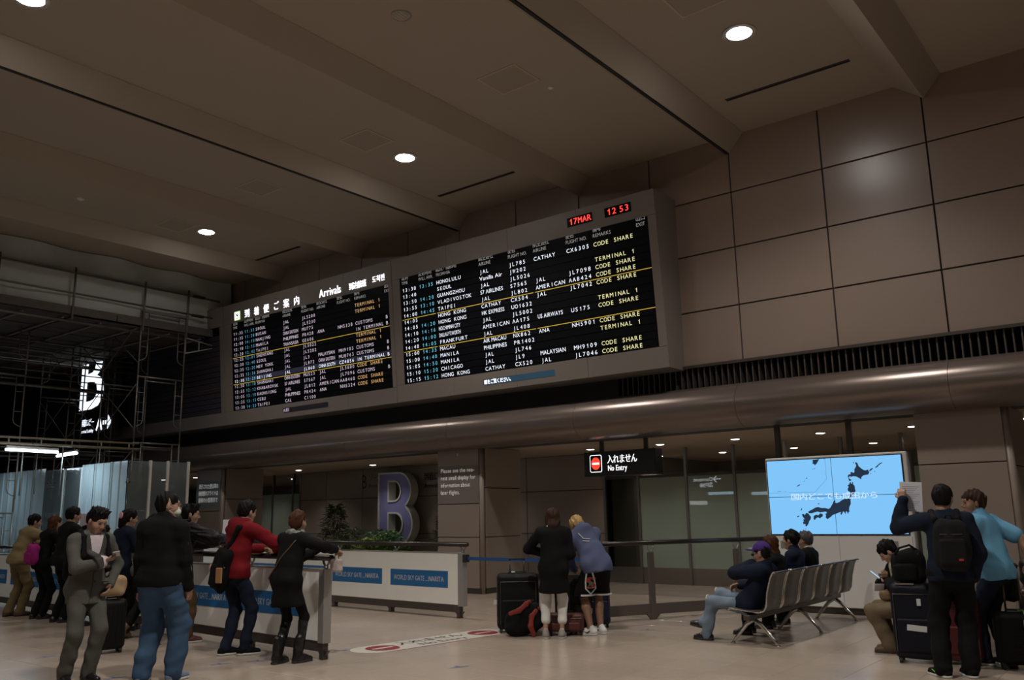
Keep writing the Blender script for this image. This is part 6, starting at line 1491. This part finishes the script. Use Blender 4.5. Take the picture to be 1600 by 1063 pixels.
for r, X in enumerate((SX, SX-1.83, SX-3.66, SX-5.5)):
    for c, Y in enumerate((11.2, 8.0)):
        if c == 1 and r == 0: continue
        lab = 'front scaffold tower of stacked portal frames at the hoarding corner' if (r, c) == (0, 0) else '%s scaffold tower back from the front one, in the %s row' % (names[r], ('board-side', 'hall-side')[c])
        t = thing('scaffold_tower', lab, 'scaffold', (X, Y, 0), 0, 'scaffold towers')
        for lv in range(4): obj('portal_frame', fme, t, (0, 0, .18+lv*1.69-.02*0)); obj('cross_brace', brace, t, (0, 0, .18+lv*1.69)) if r < 3 else None
        for y in (0, w_): MB().tube((0, y, 0), (0, y, .2), .014, n=6).lathe([(.07, 0), (.07, .008)], (0, y, 0), n=10).build('jack_base', M_scaf, t)
t = thing('corner_bracket', 'pale triangular bracket on the front scaffold tower beside the dark board', 'bracket', (SX, 12.47, 5.98))
MB().path([(0, 0, 0), (0, 0, .42), (0, .98, .30), (0, 0, 0)], .02, n=8).build('frame', mat('bracket_pale', (.42, .40, .36), .5), t, smooth=True); MB().tube((0, .4, .12), (0, .4, .37), .014, n=6).build('strut', MATS['bracket_pale'], t)
# truss beam over the hoarding
t = thing('truss_beam', 'double tube truss beam above the hoarding carrying the fluorescent lamps', 'beam', (SX+.08, 3.0, 3.5))
for z in (0, -.14): MB().tube((0, 0, z), (0, 8.3, z), .024, n=10).build('chord', mat('truss_tan', (.20, .165, .11), .5), t, smooth=True)
for k in range(12): MB().tube((0, .35+.7*k, 0), (0, .35+.7*k, -.14), .02, n=8).build('stud', MATS['truss_tan'], t, smooth=True)
for k, (X, z) in enumerate(((SX-.47, 3.42), (SX-1.83, 3.5), (SX-2.9, 3.4), (SX-4.9, 3.42))):
    t = thing('truss_beam', ('second', 'third', 'fourth', 'fifth')[k]+' tube beam behind the truss over the hoarding', 'beam', (X, 3.0, z)); MB().tube((0, 0, 0), (0, 9.5, 0), .024, n=8).build('chord', M_scaf, t, smooth=True)
    for q_ in range(9): MB().tube((0, .9*q_+.4, 0), (0, .9*q_+.4, -1.2), .016, n=6).build('hanger', M_scaf, t, smooth=True)
# fluorescent lamps
E_fl = emat('fluorescent_tube', (.72, .86, 1.0), 9.0)
def fluo(lab, a, b, hang=(0, 0, .25)):
    a, b = V(a), V(b); c = (a+b)/2; t = thing('fluorescent_lamp', lab, 'lamp', tuple(c)); d = (b-a)/2
    MB().tube(-d, d, .019*1.6, n=12).build('tube', E_fl, t, smooth=True); u = nrm(d)
    k = MB(); p = np.cross(u, V(0, 0, 1))
    for o0, o1 in ((.045, .09),): k.add([-d-p*.04+V(0, 0, o0), d-p*.04+V(0, 0, o0), d+p*.04+V(0, 0, o0), -d+p*.04+V(0, 0, o0), -d-p*.02+V(0, 0, o1), d-p*.02+V(0, 0, o1), d+p*.02+V(0, 0, o1), -d+p*.02+V(0, 0, o1)], [(0,3,2,1),(4,5,6,7),(0,1,5,4),(1,2,6,5),(2,3,7,6),(3,0,4,7)])
    k.build('batten', M_alu, t); MB().path([V(0, 0, .05), V(0, 0, .15), V(*hang)*.9, V(*hang)], .006, n=6).build('hanger_wire', M_black, t)
    l = bpy.data.lights.new('fluorescent_lamp', 'AREA'); l.shape = 'RECTANGLE'; l.size = float(np.linalg.norm(b-a)); l.size_y = .05; l.energy = FLUO_W; l.color = (.62, .86, 1.0)
    o = obj('lamp', l, t, (0, 0, -.04)); o.rotation_euler = (0, 0, math.atan2(d[1], d[0]))
fluo('long bright fluorescent tube hanging over the hoarding at far left', (-20.65, 8.10, 3.2), (-20.85, 9.31, 3.2), (-.17, 0, .30)); fluo('short-looking bright fluorescent tube right of the long one', (-22.1, 9.86, 3.2), (-20.84, 9.74, 3.2))
def dusty_plastic():
    m = bpy.data.materials.new('dusty_clear_plastic'); m.use_nodes = True; nt = m.node_tree; nt.nodes.clear(); L = nt.links.new
    out = nt.nodes.new('ShaderNodeOutputMaterial'); m1 = nt.nodes.new('ShaderNodeMixShader'); m2 = nt.nodes.new('ShaderNodeMixShader'); m3 = nt.nodes.new('ShaderNodeMixShader')
    tr = nt.nodes.new('ShaderNodeBsdfTransparent'); tr.inputs[0].default_value = (.72, .78, .78, 1)
    df = nt.nodes.new('ShaderNodeBsdfDiffuse'); df.inputs[0].default_value = (.40, .46, .47, 1); tl = nt.nodes.new('ShaderNodeBsdfTranslucent'); tl.inputs[0].default_value = (.40, .46, .47, 1)
    gs = nt.nodes.new('ShaderNodeBsdfGlossy'); gs.inputs['Roughness'].default_value = .06; fr = nt.nodes.new('ShaderNodeFresnel')
    m1.inputs[0].default_value = .5; L(df.outputs[0], m1.inputs[1]); L(tl.outputs[0], m1.inputs[2]); m2.inputs[0].default_value = .42; L(tr.outputs[0], m2.inputs[1]); L(m1.outputs[0], m2.inputs[2])
    L(fr.outputs[0], m3.inputs[0]); L(m2.outputs[0], m3.inputs[1]); L(gs.outputs[0], m3.inputs[2]); L(m3.outputs[0], out.inputs[0]); return m
fluo('added fluorescent tube over the hoarding beyond the left edge of the picture', (-25.9, 8.6, 3.15), (-25.9, 9.8, 3.15))  # extra tube out of view, added to brighten the left sheets
# hoarding of ribbed white sheets and clear plastic sheets
M_hoard = mat('hoarding_white', (.34, .38, .39), .2, noise=.06, nscale=2); M_clear = dusty_plastic(); M_hpost = mat('hoarding_post', (.60, .58, .54), .45)
hb = obj('hoarding', None, None, (-19.85, 10.5, 0)); tag(hb, 'temporary hoarding of glossy ribbed sheets around the scaffold', 'hoarding')
def panel(par, p0, p1, h_, clear, nm='hoarding_sheet'):
    p0, p1 = V(p0), V(p1); L = np.linalg.norm(p1-p0); u = (p1-p0)/L; nn = np.cross(u, V(0, 0, 1))
    prof = [(.0, 0), (.03, 0), (.06, .03), (.10, .03), (.13, 0), (.48, 0), (.51, .022), (.55, .022), (.58, 0), (.96, 0), (1.0, .02)]
    if clear: prof = [(0, 0), (.03, .02), (.06, 0), (1.0, 0)]
    m = MB(); n = len(prof); pts = [p0+u*a*L+nn*b for a, b in prof]
    m.add([tuple(p) for p in pts]+[tuple(p+V(0, 0, h_)) for p in pts], [(i, i+1, n+i+1, n+i) for i in range(n-1)])
    if not clear: m.add([tuple(p-nn*.004) for p in pts]+[tuple(p-nn*.004+V(0, 0, h_)) for p in pts], [(i, n+i, n+i+1, i+1) for i in range(n-1)])
    return m.build(nm, M_clear if clear else M_hoard, par)
o = V(-19.85, 10.5, 0)
x = -19.85; k = 0
for wd, clr, hh in ((.80, 0, 3.0), (.80, 0, 3.0), (.62, 0, 3.0), (.95, 1, 2.95), (1.05, 1, 2.95), (.75, 0, 3.0), (.75, 0, 3.0), (.75, 0, 3.0), (.8, 0, 3.0), (.8, 0, 3.0), (.8, 0, 3.0)):
    panel(hb, V(x-wd, 10.5, .02)-o, V(x, 10.5, .02)-o, hh-.02, clr, 'clear_sheet' if clr else 'hoarding_sheet'); 
    if clr: MB().bbox(x-.03+19.85, x+.03+19.85, -.03, .03, 0, hh, .006).build('post', M_hpost, hb)
    x -= wd
for y0, y1 in ((10.5, 11.05), (11.05, 11.5), (11.5, 12.05)): panel(hb, V(-19.85, y0, .02)-o, V(-19.85, y1, .02)-o, 2.98, 1, 'clear_sheet')
for y in (11.05, 11.5, 12.05): MB().bbox(-.03, .04, y-10.5-.03, y-10.5+.03, 0, 3.02, .006).build('post', M_hpost, hb)
for z in (.5, 1.5, 2.5):
    MB().tube((-9, .06, z), (0, .06, z), .024, n=8).build('back_rail', M_scaf, hb, smooth=True); MB().tube((-.06, 0, z), (-.06, 1.6, z), .024, n=8).build('back_rail', M_scaf, hb, smooth=True)
# ledgers crossing in front of the lobby sign
for k, (y, z, r_) in enumerate(((11.86, 5.24, .045), (11.84, 5.46, .016), (11.82, 5.65, .016), (11.81, 5.87, .03), (11.79, 6.05, .03), (11.78, 6.2, .03))):
    t = thing('scaffold_ledger', ('lowest', 'second lowest', 'third', 'fourth', 'fifth', 'topmost')[k]+' scaffold tube crossing in front of the big white B sign', 'scaffold tube', (-24.5, 9.0, z)); MB().tube((0, 0, 0), (0, 3.9, 0), r_, n=8).build('tube', M_scaf, t, smooth=True)
# lit signs on the opposite side of the hall, mirrored in the glass partition
t = thing('direction_sign', 'lit direction sign across the hall, mirrored in the frosted glass', 'sign', (-17.4, -2.0, 2.55)); t.rotation_euler = (0, 0, pi)
MB().bbox(-2.0, 2.0, .0, .25, 0, .85, .01).build('sign_box', MATS['sign_black'], t); E_ref = emat('sign_far_white', (.85, .95, 1.0), 5.0)
m = MB(); fn = lambda u, v: (u, -.006, v); text(m, 'Domestic', fn, .55, .38, .17); text(m, '国内線', fn, .55, .12, .16); text(m, '→', fn, .1, .3, .35); text(m, '国内線', fn, -.9, .42, .2); text(m, 'JAL', fn, -1.6, .42, .2); m.build('sign_text', E_ref, t)
for lab, x, z, w_, h_, c in (('long lit shop strip across the hall, mirrored in the glass', -17.6, 2.30, 1.3, .13, (.6, .85, 1.0)), ('second lit shop strip across the hall, mirrored in the glass', -15.6, 2.24, 1.1, .13, (.6, .85, 1.0)), ('narrow lit strip across the hall mirrored in the dark door glass', -23.7, 2.45, .9, .14, (.5, .8, 1.0)), ('tall blue screen across the hall mirrored in the dark door glass', -23.5, 1.45, .55, 1.2, (.10, .32, .75)), ('white board strip across the hall mirrored left of the shop strips', -18.8, 1.86, .95, .18, (.7, .75, .7))):
    t = thing('shop_sign', lab, 'sign', (x, -2.1, z)); t.rotation_euler = (0, 0, pi)
    MB().bbox(-w_/2-.03, w_/2+.03, 0, .12, -.03, h_+.03, .01).build('sign_box', MATS['sign_black'], t); MB().box(-w_/2, w_/2, -.006, 0, 0, h_).build('lit_face', emat('far_lit_%d' % int(c[0]*100+c[2]*7), c, 3.2), t)
